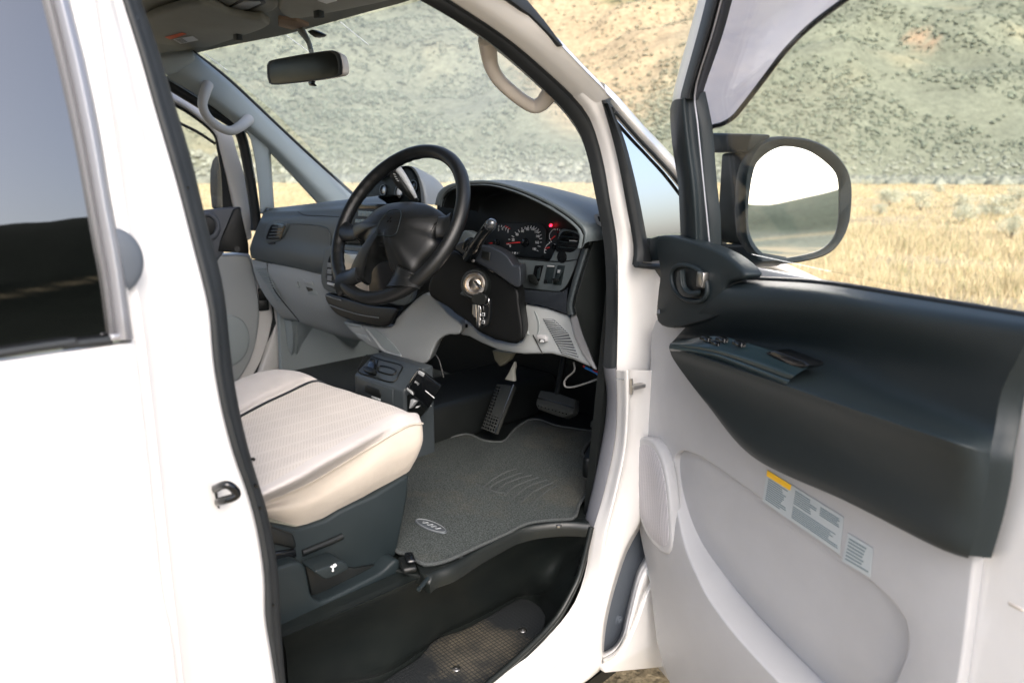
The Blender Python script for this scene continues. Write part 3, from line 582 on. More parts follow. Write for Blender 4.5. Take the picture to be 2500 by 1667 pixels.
for x in (-.74, .74):
    for y in (1.05, -1.75):
        ty = lathe('tyre', (x - math.copysign(.11, x), y, .36), (math.copysign(1, x), 0, 0), ((.20, 0), (.34, 0), (.36, .03), (.36, .18), (.34, .21), (.21, .21), (.20, .19), (.0, .17)), 'rubber', van, 40)
        lathe('wheel_rim', (x + math.copysign(.058, x), y, .36), (math.copysign(1, x), 0, 0), ((0, .03), (.06, .03), (.07, .0), (.17, .015), (.205, .045), (.205, 0), (0, 0)), 'steel', ty, 32)
slab('under_floor', [V((-.78, -2.9, .42)), V((.78, -2.9, .42)), V((.78, 1.7, .42)), V((-.78, 1.7, .42))], (0, 0, .03), 'trim_black', van, 0)

# ---------------------------------------------------------------- driver door, swung 64 degrees open
T0 = V((.89, .235, 0)); DA = math.radians(64); DT_ = V((math.sin(DA), -math.cos(DA), 0)); DN = V((-math.cos(DA), -math.sin(DA), 0))
def D(p, off=0): return PL(p, T0 + DN * off, DN)                                   # on the door, off = height above its inner face
def DL(p, off=0): return PL(p, T0 + DN * off + V((0, 0, 1.38)), DN - UZ * TUM)     # on the leaning window part
def dp(u, z, off=0): return T0 + DT_ * u + DN * off + V((0, 0, z))
def D8(pts, off): return [D(z8(*p), off) for p in pts]
def D3(pts, off): return [DL(z3(*p), off) for p in pts]
# outer skin and inner steel
sk_rows = [[dp(u, z, -.085 - .012 * math.sin(math.pi * (z - .4) / 1.0)) for u in (-.10, .3, .6, .835)] for z in (.42, .6, .8, 1.0, 1.06, 1.2, 1.385)]
door = shell('driver_door', sk_rows, 'paint', van, DN * .012, nu=12, nv=18, bevel=.003)
part(door, 'white driver door swung open with grey and black inner trim')
st_rows = [[dp(u, z, o) for u, o in ((.655, -.03), (.67, -.018), (.70, -.014), (.78, -.016), (.815, -.03), (.835, -.06), (.838, -.085))] for z in (.42, .7, 1.0, 1.2, 1.37)]
steel = shell('inner_steel', st_rows, 'paint_in', door, None, nu=18, nv=14, sharp=80)
slab('latch_recess', D8(((1345, 1285), (1400, 1312), (1402, 1328), (1348, 1302)), -.0125), -DN * .006, 'handle_cream', steel, .002)
# light grey lower trim with a pocket opening
outer = [(140, 325), (122, 480), (105, 600), (66, 735), (60, 850), (84, 1040), (115, 1190), (130, 1310), (150, 1450), (200, 1600), (270, 1800), (600, 1960), (1000, 1960), (1130, 1760), (1180, 1568), (1212, 1330), (1236, 1130), (1300, 800), (1345, 600), (1330, 420), (1000, 300), (600, 240), (300, 290)]
inner = [(204, 800), (205, 880), (215, 970), (232, 1060), (252, 1130), (282, 1200), (320, 1275), (400, 1385), (480, 1475), (570, 1570), (660, 1650), (780, 1700), (900, 1650), (960, 1560), (1000, 1460), (1004, 1400), (985, 1335), (900, 1240), (700, 1080), (500, 935), (330, 815), (255, 776), (222, 776)]
pan = frame('lower_trim', arc(D8(outer, 0), 92, True), arc([D(z8(*p), o) for p, o in zip(inner, (0, .002, .008, .016, .024, .032, .038, .040, .040, .040, .034, .016, .004) + (0,) * 10)], 92, True), -DN * .08, 'door_grey', door, .012, 4)
def DV8(pts, offs): return [D(z8(*p), o) for p, o in zip(pts, offs)]
fl_r = [D8(((270, 760), (345, 798), (515, 916), (715, 1060), (915, 1222), (1005, 1325), (1030, 1400)), -.007), D8(((240, 770), (310, 890), (450, 1040), (660, 1190), (860, 1350), (980, 1450), (1030, 1490)), -.011),
        D8(((222, 790), (262, 955), (345, 1110), (470, 1260), (640, 1430), (800, 1570), (960, 1660)), -.014), DV8(((212, 860), (238, 1020), (305, 1165), (410, 1300), (560, 1470), (700, 1610), (830, 1710)), (-.012, -.016, -.03, -.05, -.055, -.055, -.055)),
        DV8(((206, 900), (228, 1060), (275, 1195), (340, 1295), (450, 1435), (580, 1575), (700, 1690)), (-.012, -.02, -.045, -.065, -.07, -.07, -.07)), DV8(((195, 940), (215, 1090), (258, 1215), (310, 1310), (420, 1460), (550, 1600), (670, 1710)), (-.014, -.03, -.05, -.07, -.074, -.074, -.074))]
shell('pocket_floor', fl_r, 'door_grey', pan, None, nu=24, nv=18, sharp=80)
# dark upper trim with the armrest
up = [([(440, 186), (700, 202), (1000, 248), (1430, 318)], -.010), ([(385, 215), (700, 232), (1000, 284), (1420, 352)], .020), ([(300, 290), (700, 300), (1000, 350), (1400, 420)], .022), ([(225, 370), (640, 400), (900, 455), (1330, 560)], -.012),
      ([(205, 392), (640, 462), (900, 560), (1170, 660), (1305, 690)], .002), ([(191, 408), (600, 540), (900, 645), (1180, 735), (1290, 765)], .058), ([(190, 422), (590, 560), (900, 668), (1180, 765), (1287, 800)], .062), ([(200, 455), (580, 610), (900, 735), (1180, 850), (1278, 880)], .044),
      ([(245, 520), (590, 700), (900, 840), (1150, 960), (1250, 1010)], .030), ([(300, 592), (470, 780), (800, 938), (1100, 1090), (1215, 1132)], .022)]
rows = []
for k, (p, o) in enumerate(up):
    o2 = o + .014 * min(1, max(0, (k - .2))); rows.append([D(z8(*q), o2 if i < len(p) - 2 else (.016 + (o2 - .016) * (.85 if i == len(p) - 2 else .25) if k else o2)) for i, q in enumerate(p)])
rows = list(rows); rows.append(D8(up[-1][0], .0))
ut = shell('upper_trim', rows, 'trim_dark', door, None, nu=40, nv=50, sharp=70)
er = [r[-1] for r in rows[:-1]]                       # rear end wall of the dark trim
shell('upper_trim_end', [er, [q + DT_ * .012 - DN * .02 for q in er], [D(z8(*p), -.02) for p in ((1432, 316), (1430, 345), (1410, 420), (1360, 560), (1335, 700), (1310, 780), (1306, 815), (1292, 890), (1262, 1020), (1228, 1136))]], 'trim_dark', ut, None, nu=20, nv=8)
shell('belt_moulding', [D8(((440, 178), (700, 190), (1000, 236), (1450, 308)), -.02), D8(((440, 172), (700, 184), (1000, 229), (1450, 300)), -.03)], 'rubber', ut, (0, 0, -.015), nu=16, bevel=.002)
# armrest switch plate
zA = D(z8(190, 412), .05).z
def A(p, z=None): return Z(z8(*p), zA if z is None else z)
sw = shell('switch_plate', [[D(z8(*p), .074) for p in ((190, 412), (330, 432), (470, 480), (575, 520), (604, 526))], [D(z8(*p), .072) for p in ((192, 404), (330, 418), (480, 462), (592, 502), (626, 510))], [D(z8(*p), .060) for p in ((210, 398), (345, 380), (470, 408), (620, 458), (668, 484))]],
           mat('switch_gloss', (.010, .022, .026), .30, coat=.25), ut, None, nu=24, nv=10)
shell('switch_plate_lip', [[D(z8(*p), .0775) for p in ((188, 412), (330, 434), (470, 482), (570, 520), (602, 530))], [D(z8(*p), .0785) for p in ((188, 424), (330, 448), (470, 500), (560, 536), (590, 544))], [D(z8(*p), .063) for p in ((192, 436), (330, 470), (470, 518), (552, 544), (580, 550))]], 'switch_gloss', ut, None, nu=20, nv=6)
slab('grip_hole', [D(z8(*p), .066) for p in ((512, 437), (545, 428), (650, 468), (664, 482), (640, 493), (595, 487))], -DN * .03, 'gloss_black', sw, .003)
for a, b in ((318, 388), (372, 390), (352, 402), (430, 404)):
    c = D(z8(a, b), .064); box('window_switch', c, DT_ * .013, DN * .007, V((0, 0, .003)), 'gloss_black', sw, .001, taper=(.8, .7))
tube('trim_seam', D8(((205, 350), (290, 330), (365, 300), (372, 240), (400, 205), (455, 188)), .031), .0012, 'trim_black', ut, n=20, seg=6)
# handle pod
pod = arc(D8(((152, 36), (230, 46), (330, 78), (405, 122), (452, 178), (385, 196), (372, 235), (366, 290), (330, 322), (210, 352), (145, 332), (146, 240), (154, 160), (140, 70)), .032), 48, True)
hp = slab('handle_pod', pod, -DN * .035, 'trim_dark', ut, .006, 3)
hc = D(z8(258, 198), .033); hx = (D(z8(322, 212), .033) - hc); hyv = (D(z8(252, 138), .033) - hc)
tube('handle_surround', ell(hc + DN * .002, hx, hyv, 36, p=2.3), .0045, 'trim_dark', hp, seg=10, closed=True)
slab('handle_cup', ell(hc + DN * .001, hx * .9, hyv * .9, 30, p=2.3), -DN * .004, 'trim_black', hp, .001)
shell('inner_handle', [D8(((215, 160), (212, 195), (222, 232), (250, 248), (285, 245)), .040), D8(((225, 155), (226, 195), (236, 222), (256, 235), (288, 232)), .046), D8(((235, 152), (238, 195), (245, 214), (262, 224), (290, 220)), .040)], 'trim_dark', hp, -DN * .004, nu=20, nv=8)
box('lock_knob', D(z8(302, 186), .038), DT_ * .010, DN * .006, V((0, 0, .013)), 'steel', hp, .002)
for p in ((152, 296),): cyl('screw_cap', D(z8(*p), .031), D(z8(*p), .034), .004, 'gloss_black', hp, seg=10)
slab('pod_cap', D8(((112, 48), (152, 36), (156, 120), (118, 125)), .01), -DN * .01, 'trim_dark', hp, .003)
# speaker grille
sg = arc(D8(((76, 742), (100, 724), (132, 740), (160, 790), (178, 860), (190, 960), (196, 1080), (186, 1122), (164, 1124), (120, 1080), (88, 1010), (70, 900), (68, 800)), .024), 48, True)
gm = bpy.data.materials.new('grille_mesh'); gm.use_nodes = True; n = gm.node_tree.nodes; l = gm.node_tree.links; b = n['Principled BSDF']; b.inputs['Roughness'].default_value = .6
tc = n.new('ShaderNodeTexCoord'); vo = n.new('ShaderNodeTexVoronoi'); vo.inputs['Scale'].default_value = 330; vo.inputs['Randomness'].default_value = 0; l.new(tc.outputs['Object'], vo.inputs['Vector'])
cr_ = n.new('ShaderNodeMapRange'); cr_.inputs[1].default_value = .25; cr_.inputs[2].default_value = .45; l.new(vo.outputs['Distance'], cr_.inputs[0])
mx = n.new('ShaderNodeMix'); mx.data_type = 'RGBA'; mx.inputs[6].default_value = (.26, .26, .28, 1); mx.inputs[7].default_value = (.46, .45, .47, 1); l.new(cr_.outputs[0], mx.inputs[0]); l.new(mx.outputs[2], b.inputs['Base Color'])
bp = n.new('ShaderNodeBump'); bp.inputs['Strength'].default_value = .6; bp.inputs['Distance'].default_value = .001; l.new(cr_.outputs[0], bp.inputs['Height']); l.new(bp.outputs[0], b.inputs['Normal']); MATS['grille_mesh'] = gm
ring = slab('speaker_ring', sg, -DN * .026, 'door_grey', pan, .006, 3)
cen = sum(sg, V()) / len(sg); slab('speaker_grille', [cen + (q - cen) * .87 + DN * .001 for q in sg], -DN * .004, 'grille_mesh', ring, .0015, dome=.003)
tube('trim_crease', D8(((112, 1180), (150, 1290), (220, 1385), (300, 1470), (400, 1580)), .0), .0012, 'pillar_grey', pan, n=20, seg=6)
# stickers
def dq(pts, off, name, ma, par): return slab(name, D8(pts, off), -DN * .0008, ma, par, 0)
s1 = dq(((524, 838), (786, 1000), (771, 1126), (507, 944)), .0015, 'instruction_label', 'label_stock', pan); part(s1, 'white printed label with a yellow band on the door trim')
dq(((524, 839), (606, 890), (600, 908), (521, 858)), .0025, 'yellow_band', 'sticker_yellow', s1)
def lerp4(q, u, v): a, b, c, d = [V((*p, 0)) for p in q]; r = a.lerp(b, u).lerp(d.lerp(c, u), v); return (r.x, r.y)
def lines(q, u0, u1, v0, v1, nn, parent, seed):
    rg = random.Random(seed)
    for i in range(nn):
        v = v0 + (v1 - v0) * (i + .5) / nn; h = (v1 - v0) / nn * .2; e = u1 - rg.random() * .35 * (u1 - u0)
        dq([lerp4(q, u0, v - h), lerp4(q, e, v - h), lerp4(q, e, v + h), lerp4(q, u0, v + h)], .0022, 'print_line', 'print_ink', parent)
Q1 = ((524, 838), (786, 1000), (771, 1126), (507, 944))
lines(Q1, .03, .29, .22, .92, 11, s1, 1); lines(Q1, .37, .66, .08, .5, 7, s1, 2); lines(Q1, .37, .97, .55, .92, 7, s1, 3); lines(Q1, .7, .96, .1, .36, 5, s1, 4)
Q2 = ((800, 1054), (886, 1106), (876, 1206), (780, 1150))
s2 = dq(Q2, .0015, 'instruction_label', 'label_stock', pan); lines(Q2, .08, .92, .1, .92, 7, s2, 5); part(s2, 'small white printed label on the door trim')
# window frame, glass, rain visor
fr_w = [D3(((362, -60), (345, 0), (290, 200), (215, 480), (203, 560)), -.03), D3(((380, -60), (365, 0), (312, 200), (232, 480), (222, 560)), -.018), D3(((408, -60), (392, 0), (340, 200), (256, 500), (246, 545)), -.012)]
shell('window_frame', fr_w, 'paint', door, DN * -.03, nu=16, nv=8, bevel=.001)
part(shell('window_frame', [D3(((405, -60), (390, 0), (338, 200), (255, 500), (248, 540)), -.010), D3(((430, -60), (415, 0), (362, 200), (275, 500), (266, 540)), .004), D3(((460, -60), (445, 0), (390, 200), (300, 500), (295, 540)), .006), D3(((480, -60), (463, 0), (410, 200), (322, 495), (318, 540)), -.008), D3(((512, -60), (497, 0), (442, 200), (345, 490), (345, 540)), -.02)], 'rubber', door, DN * -.012, nu=20, nv=22, sharp=60), 'black inner window frame with rubber channel')
tube('glass_channel', D3(((488, -60), (472, 0), (418, 200), (330, 495), (345, 700), (400, 1250), (408, 1340)), -.004), .0016, 'moulding', door, n=24, seg=8)
sail = [D3(((202, 560), (192, 620), (205, 800), (235, 1000), (245, 1180), (250, 1310)), -.02), D3(((222, 545), (214, 600), (235, 800), (262, 1000), (275, 1180), (280, 1310)), .005), D3(((262, 540), (262, 600), (285, 800), (310, 1000), (325, 1180), (330, 1320)), .010), D3(((292, 525), (298, 600), (320, 800), (345, 1000), (358, 1180), (362, 1330)), -.002), D3(((330, 500), (352, 600), (372, 720), (395, 1000), (415, 1180), (420, 1345)), -.015)]
mb = shell('mirror_base', sail, 'trim_dark', door, -DN * .02, nu=22, nv=18, sharp=60)
gg = D3(((497, -60), (345, 490), (352, 600), (372, 720), (395, 1000), (415, 1180), (425, 1345)), -.032)
gl = gg + [dp(.80, 1.395, -.03), dp(.80, 1.84, .01), dp(.1, 1.84, .01)]
slab('window_glass', gl, -DN * .004, 'pane', door, 0)
vis = D3(((505, -60), (492, 0), (420, 230), (345, 480), (358, 600), (382, 718), (470, 682), (535, 645), (592, 580), (700, 440), (820, 283), (960, 143), (1160, -8), (1230, -60)), -.05)
part(slab('rain_visor', vis, -DN * .003, 'visor_film', door, 0), 'smoky lavender rain visor at the top of the door window')
tube('rain_visor_edge', D3(((384, 718), (430, 692), (475, 680), (535, 645), (592, 580), (700, 440), (820, 283), (960, 143), (1160, -8), (1240, -70)), -.047), .0042, 'gloss_black', door, n=40, seg=8)
shell('window_frame', [[dp(.06, 1.845, .03), dp(.4, 1.85, .03), dp(.8, 1.84, .03)], [dp(.06, 1.875, .02), dp(.4, 1.88, .02), dp(.8, 1.87, .02)]], 'rubber', door, -DN * .04, nu=8, bevel=.003)
shell('window_frame', [[dp(.80, 1.38, -.02), dp(.80, 1.86, .03)], [dp(.84, 1.38, -.02), dp(.84, 1.88, .03)]], 'rubber', door, -DN * .04, nu=6, bevel=.003)
# door mirror
mc0 = D(z3(880, 1110), -.15); dv = (mc0 - CAM).normalized(); ra = math.radians(5)
rv = (DT_ * math.cos(ra) - DN * math.sin(ra) + UZ * math.tan(math.radians(2.8))).normalized(); MN = (rv - dv).normalized()
def MM(pts, off=0): return [PL(z3(*p), mc0 + MN * off, MN) for p in pts]
ho = arc(MM(((598, 960), (625, 860), (690, 780), (780, 750), (860, 750), (960, 765), (1060, 812), (1135, 885), (1177, 970), (1186, 1080), (1170, 1225), (1120, 1330), (1040, 1398), (880, 1438), (740, 1440), (660, 1400), (605, 1320), (590, 1200), (590, 1080)), 0), 60, True)
go = arc(MM(((648, 925), (690, 862), (770, 812), (850, 802), (960, 830), (1060, 902), (1108, 970), (1116, 1100), (1108, 1232), (1076, 1312), (1005, 1370), (880, 1402), (765, 1414), (700, 1388), (642, 1320), (616, 1225), (620, 1080)), -.004), 60, True)
hc_ = sum(ho, V()) / 60; bm = bmesh.new(); L = []
for ring_, off, sc_ in ((go, 0, 1.0), (go, .004, 1.0), (ho, .006, .965), (ho, 0, 1.0), (ho, -.02, 1.02), (ho, -.06, .93), (ho, -.095, .66), (ho, -.105, .3)):
    c0 = hc_; L.append([bm.verts.new(c0 + (q - c0) * sc_ + MN * off) for q in ring_])
for Ar, Br in zip(L, L[1:]):
    for i in range(60): bm.faces.new((Ar[i], Ar[(i + 1) % 60], Br[(i + 1) % 60], Br[i]))
bm.faces.new(L[-1])
mh = finish(bm, 'mirror_housing', 'trim_dark', door, 0, sharp=70); part(mh, 'dark grey oval door mirror housing')
slab('mirror_glass', [q + MN * .001 for q in go], -MN * .003, 'mirror', door, 0)
part(slab('mirror_arm', [D(z3(*p), -.07) for p in ((382, 742), (420, 728), (640, 735), (612, 832), (385, 836))], -DN * .04, 'trim_dark', door, .004), 'upper mirror arm')
slab('mirror_arm', [D(z3(*p), -.10) for p in ((470, 838), (640, 830), (640, 1340), (600, 1345), (448, 1322), (455, 1100))], -DN * .04, 'trim_dark', door, .006)
slab('mirror_arm', [D(z3(*p), -.085) for p in ((425, 1345), (470, 1335), (620, 1340), (700, 1430), (640, 1462), (480, 1425))], -DN * .06, 'trim_dark', door, .006)
for k in range(4): cyl('pivot_ring', D(z3(433, 1262 + 22 * k), -.09), D(z3(433, 1278 + 22 * k), -.09), .009, 'gloss_black', door, seg=14)

# ---------------------------------------------------------------- cabin: far side
def L1(pts, f, x): return [LS(f(*p), x) for p in pts]
pp = [L1(((540, 400), (800, 610), (1100, 890), (1400, 1172), (1790, 1525)), z1, .70), L1(((545, 440), (790, 650), (1085, 930), (1380, 1215), (1740, 1560)), z1, .675), L1(((440, 520), (690, 730), (980, 960), (1260, 1210), (1640, 1590)), z1, .665), L1(((330, 585), (600, 745), (900, 975), (1130, 1165), (1520, 1580)), z1, .69)]
pt = shell('passenger_pillar_trim', pp, 'pillar_grey', van, (-.03, .01, 0), nu=24, nv=14, bevel=.003)
slab('quarter_pillar', L1(((545, 455), (600, 545), (632, 700), (655, 900), (668, 1075), (700, 1022), (748, 1035), (735, 850), (722, 650), (735, 600), (690, 520)), b5, .685), (-.03, .03, 0), 'pillar_grey', pt, .008, 3)
slab('pillar_head', [LS(z1(*p), .66) for p in ((270, 440), (545, 405), (560, 470), (420, 560), (330, 592), (290, 520))], (-.05, .02, .02), 'pillar_grey', pt, .01, 3)
tube('windscreen_edge', L1(((530, 395), (800, 602), (1100, 882), (1400, 1162), (1800, 1522)), z1, .705), .006, 'rubber', pt, n=20, seg=8)
gh = tube('grab_handle', [LS(z1(*p), x) for p, x in (((650, 650), .655), ((625, 720), .63), ((610, 810), .615), ((650, 900), .61), ((730, 970), .61), ((820, 1002), .612), ((890, 975), .62), ((965, 915), .655))], [.0165, .0155, .0135, .013, .013, .0135, .0155, .0175], 'handle_grey', van, n=30, seg=14)
part(gh, 'pale grey grab handle on the passenger windscreen pillar')
tube('body_edge_seal', L1(((-60, 110), (60, 175), (240, 285), (400, 380), (500, 450), (545, 540), (580, 700), (610, 880), (640, 1090), (640, 1180)), b5, .735), .017, 'rubber', van, n=40, seg=10)
tube('body_edge', L1(((-60, 95), (60, 158), (240, 268), (400, 362), (520, 445), (565, 540), (600, 700), (625, 880), (652, 1080)), b5, .728), .008, 'pillar_grey', van, n=40, seg=10)
slab('passenger_quarter_glass', L1(((720, 630), (735, 1050), (1160, 1000), (1060, 870), (900, 720)), b5, .70), (-.004, 0, 0), 'pane', van, 0)
# passenger door, standing ajar
PA = math.radians(20); PT = V((-.80, .27, 0)); PDt = V((-math.sin(PA), -math.cos(PA), 0)); PDn = V((math.cos(PA), -math.sin(PA), 0))
def E_(p, off=0): return PL(p, PT + PDn * off, PDn)
def EL_(p, off=0): return PL(p, PT + PDn * off + V((0, 0, 1.38)), PDn - UZ * TUM)
pd = slab('passenger_door', [E_(z4(*p), -.02) for p in ((-200, 700), (200, 715), (545, 700), (640, 900), (705, 1000), (700, 1120), (670, 1260), (600, 1470), (520, 1640), (300, 1900), (-200, 1900))], -PDn * .06, 'paint_in', van, .012, 3)
part(pd, 'white passenger door standing open with grey trim')
slab('door_lower_trim', arc([E_(z4(*p), 0) for p in ((-100, 720), (370, 715), (540, 713), (572, 800), (600, 950), (612, 1090), (596, 1230), (560, 1370), (500, 1480), (440, 1560), (300, 1700), (-100, 1700))], 40, True), -PDn * .03, 'dash_grey', pd, .01, 3)
slab('speaker_grille', arc([E_(z4(*p), .012) for p in ((400, 1110), (460, 1105), (520, 1150), (548, 1230), (540, 1310), (500, 1380), (440, 1420), (390, 1430), (330, 1270))], 36, True), -PDn * .014, 'pillar_grey', pd, .006, 3)
slab('door_upper_trim', [E_(z4(*p), .006) for p in ((-100, 430), (250, 428), (420, 408), (495, 405), (500, 560), (380, 700), (330, 770), (-100, 760))], -PDn * .03, mat('trim_mid', (.13, .14, .155), .5, bump=(1400, .3, .0005)), pd, .008, 3)
slab('corner_cover', [E_(z4(*p), .012) for p in ((445, 418), (487, 405), (500, 470), (540, 640), (545, 705), (345, 690), (360, 620))], -PDn * .02, 'trim_black', pd, .004)
for p in ((437, 532), (468, 675)): cyl('screw_hole', E_(z4(*p), .012), E_(z4(*p), .0145), .010, 'trim_black', pd, seg=14)
hc = E_(z4(285, 530), .01); hb = tube('handle_surround', ell(hc, E_(z4(345, 540), .01) - hc, E_(z4(290, 455), .01) - hc, 24), .009, 'trim_mid', pd, seg=8, closed=True)
slab('handle_cup', ell(hc, (E_(z4(345, 540), .01) - hc) * .9, (E_(z4(290, 455), .01) - hc) * .9, 24), -PDn * .004, 'trim_black', pd, .001)
def EB(pts, off): return [EL_(b5(*p), off) for p in pts]
shell('window_frame', [EB(((-60, 150), (60, 215), (220, 300), (450, 480), (505, 620), (560, 800), (595, 980), (612, 1230)), -.02), EB(((-60, 215), (60, 262), (200, 345), (360, 490), (405, 610), (462, 800), (515, 1000), (570, 1250)), -.01), EB(((-60, 235), (60, 285), (200, 368), (350, 500), (385, 610), (430, 800), (480, 1010), (540, 1250)), -.018)], 'paint', pd, -PDn * .03, nu=30, nv=8)
shell('window_channel', [EB(((-60, 240), (60, 288), (200, 370), (352, 500), (387, 610), (432, 800), (482, 1020)), -.014), EB(((-60, 255), (60, 305), (200, 388), (340, 506), (370, 610), (400, 800), (410, 1020)), -.02)], 'rubber', pd, -PDn * .02, nu=30, nv=6)
tube('glass_edge', EB(((-60, 330), (100, 425), (230, 490), (360, 575)), -.03), .005, 'rubber', pd, n=12, seg=8)
slab('window_glass', EB(((-60, 240), (200, 380), (350, 510), (400, 800), (420, 1025), (280, 1035), (-60, 1035)), -.026), -PDn * .003, 'pane', pd, 0)
mo_ = E_(b5(345, 850), -.22)
slab('passenger_mirror', [PL(b5(*p), mo_, DI) for p in ((318, 760), (335, 690), (360, 655), (385, 660), (388, 700), (372, 800), (368, 900), (372, 1000), (365, 1030), (330, 1020), (318, 900))], DI * .06, 'trim_dark', pd, .008, 3)
for p in ((640, 960), (632, 1030)): box('door_latch', E_(z4(*p), -.012), PDt * .02, PDn * .008, UZ * .02, 'trim_black', pd, .004)
tube('door_gap_seal', [E_(z4(*p), -.03) for p in ((690, 1000), (712, 1100), (690, 1230), (640, 1370), (570, 1490), (500, 1600))], .014, 'rubber', van, n=20, seg=8)
slab('left_body_jamb', [X(z4(*p), -.80) for p in ((640, 740), (900, 900), (900, 1700), (500, 1800), (640, 1400), (720, 1150), (700, 1000))], (-.03, 0, 0), 'paint_in', van, .006)
# ---------------------------------------------------------------- floor, walls of the footwell
floor = slab('cabin_floor', [V((-.76, -2.8, .835)), V((.56, -2.8, .835)), V((.56, -.28, .835))] + [Z(z7(*p), .835) for p in ((1340, 760), (1500, 735), (1650, 655), (1800, 568), (1950, 522), (2100, 510), (2225, 512))] + [V((.76, .2, .835)), V((.70, .75, .835)), V((-.76, .75, .835))], (0, 0, -.02), 'step_black', van, .003)
slab('floor_carpet', [V((-.74, -2.6, .84)), V((.05, -2.6, .84)), V((.05, .7, .84)), V((-.74, .7, .84))], (0, 0, -.004), 'carpet', floor, 0)
slab('bulkhead', [V((-.76, .72, .6)), V((.76, .72, .6)), V((.76, .66, 1.42)), V((-.76, .66, 1.42))], (0, .02, 0), 'trim_black', van, 0)
slab('footwell_side', [V((.745, .17, .82)), V((.72, .72, .82)), V((.72, .72, 1.42)), V((.745, .24, 1.42))], (.02, 0, 0), 'trim_black', van, 0)
slab('passenger_side_wall', [V((-.74, .28, .82)), V((-.74, .72, .82)), V((-.74, .72, 1.42)), V((-.74, .3, 1.42))], (-.02, 0, 0), 'pillar_grey', van, 0)
box('engine_tunnel', (.085, .38, .885), (.145, 0, 0), (0, .33, 0), (0, 0, .055), 'trim_black', van, .02, 3, taper=(.85, .95))
slab('foot_rest', [Z(z6(*p), .90) for p in ((2262, 640), (2190, 715), (2160, 775), (2175, 790), (2290, 790), (2310, 640))], (0, 0, -.06), 'trim_black', van, .006)
kp_ = [[Y(z4(*p), y) for p, y in (((748, 1126), .31), ((800, 1132), .30), ((870, 1142), .34), ((1000, 1185), .46), ((1230, 1255), .55))], [Y(z4(*p), y) for p, y in (((752, 1280), .32), ((810, 1290), .31), ((860, 1300), .36), ((1000, 1310), .50), ((1200, 1300), .58))], [Y(z4(*p), y) for p, y in (((730, 1450), .34), ((800, 1475), .33), ((870, 1490), .40), ((980, 1490), .52), ((1100, 1420), .6))]]
shell('kick_panel', kp_, 'pillar_grey', van, (-.0, .02, 0), nu=20, nv=10)
# step well
K = ((620, 1070, 640, 1190, 655, 1400, 900, 1760, 960, 1800), (900, 950, 950, 1090, 930, 1340, 1180, 1620, 1220, 1650), (1150, 840, 1180, 1010, 1150, 1285, 1400, 1500, 1440, 1505), (1340, 760, 1400, 900, 1330, 1175, 1560, 1410, 1600, 1395), (1500, 735, 1560, 850, 1440, 1085, 1700, 1319, 1730, 1290),
     (1650, 655, 1680, 790, 1560, 1032, 1800, 1240, 1830, 1205), (1800, 568, 1820, 720, 1700, 960, 1880, 1180, 1915, 1125), (1950, 522, 1950, 680, 1840, 882, 1945, 1125, 1990, 1050), (2080, 510, 2060, 660, 1930, 870, 2000, 1030, 2060, 965), (2170, 508, 2130, 640, 2020, 860, 2080, 900, 2120, 860), (2228, 512, 2190, 620, 2140, 760, 2160, 760, 2172, 745))
rA = [Z(z7(k[0], k[1]), .828) for k in K]; rB = [Z(z7(k[2], k[3]), .72) for k in K[:-2]] + [X(z7(*K[-2][2:4]), .735), X(z7(*K[-1][2:4]), .775)]; rC = [Z(z7(k[4], k[5]), .60) for k in K[:-2]] + [X(z7(*K[-2][4:6]), .72), X(z7(*K[-1][4:6]), .775)]
rD = [Z(z7(k[6], k[7]), .60) for k in K[:-2]] + [X(z7(*K[-2][6:8]), .78), X(z7(*K[-1][6:8]), .785)]; rE = [X(z7(k[8], k[9]), .803) for k in K]
sw_ = shell('step_well', [[q + V((-.03, .0, .004)) for q in rA], rA, [a.lerp(b, .2) + V((.012, -.006, .01)) for a, b in zip(rA, rB)], rB, [a.lerp(b, .85) for a, b in zip(rB, rC)], rC, [a.lerp(b, .5) for a, b in zip(rC, rD)], rD, [a.lerp(b, .6) + V((0, 0, .004)) for a, b in zip(rD, rE)], rE, [q + V((.004, 0, -.012)) for q in rE]], 'step_black', van, None, nu=44, nv=40, sharp=80)
part(sw_, 'black plastic entry step below the driver seat')
# rim lip of the step
tube('step_rim', [q + V((.001, 0, .002)) for q in rE] + [X(z7(2232, 505), .806)], .006, 'step_black', sw_, n=40, seg=8)
# tread pad with its fine grid and sand
tm = bpy.data.materials.new('tread_grid'); tm.use_nodes = True; n = tm.node_tree.nodes; l = tm.node_tree.links; b = n['Principled BSDF']; b.inputs['Roughness'].default_value = .7
tc = n.new('ShaderNodeTexCoord'); br = n.new('ShaderNodeTexBrick'); br.offset = 0; br.inputs['Scale'].default_value = 1.0; br.inputs['Brick Width'].default_value = .0085; br.inputs['Row Height'].default_value = .0085; br.inputs['Mortar Size'].default_value = .0013; br.inputs['Mortar Smooth'].default_value = .3
mp = n.new('ShaderNodeMapping'); mp.inputs['Rotation'].default_value = (0, 0, .12); l.new(tc.outputs['Object'], mp.inputs[0]); l.new(mp.outputs[0], br.inputs['Vector'])
no = n.new('ShaderNodeTexNoise'); no.inputs['Scale'].default_value = 7; no.inputs['Detail'].default_value = 9; no.inputs['Roughness'].default_value = .72; l.new(tc.outputs['Object'], no.inputs['Vector'])
mr = n.new('ShaderNodeMapRange'); mr.inputs[1].default_value = .58; mr.inputs[2].default_value = .80; mr.inputs[4].default_value = .62; l.new(no.outputs[0], mr.inputs[0])
br.inputs['Color1'].default_value = (1, 1, 1, 1); br.inputs['Color2'].default_value = (1, 1, 1, 1); br.inputs['Mortar'].default_value = (.12, .12, .12, 1)
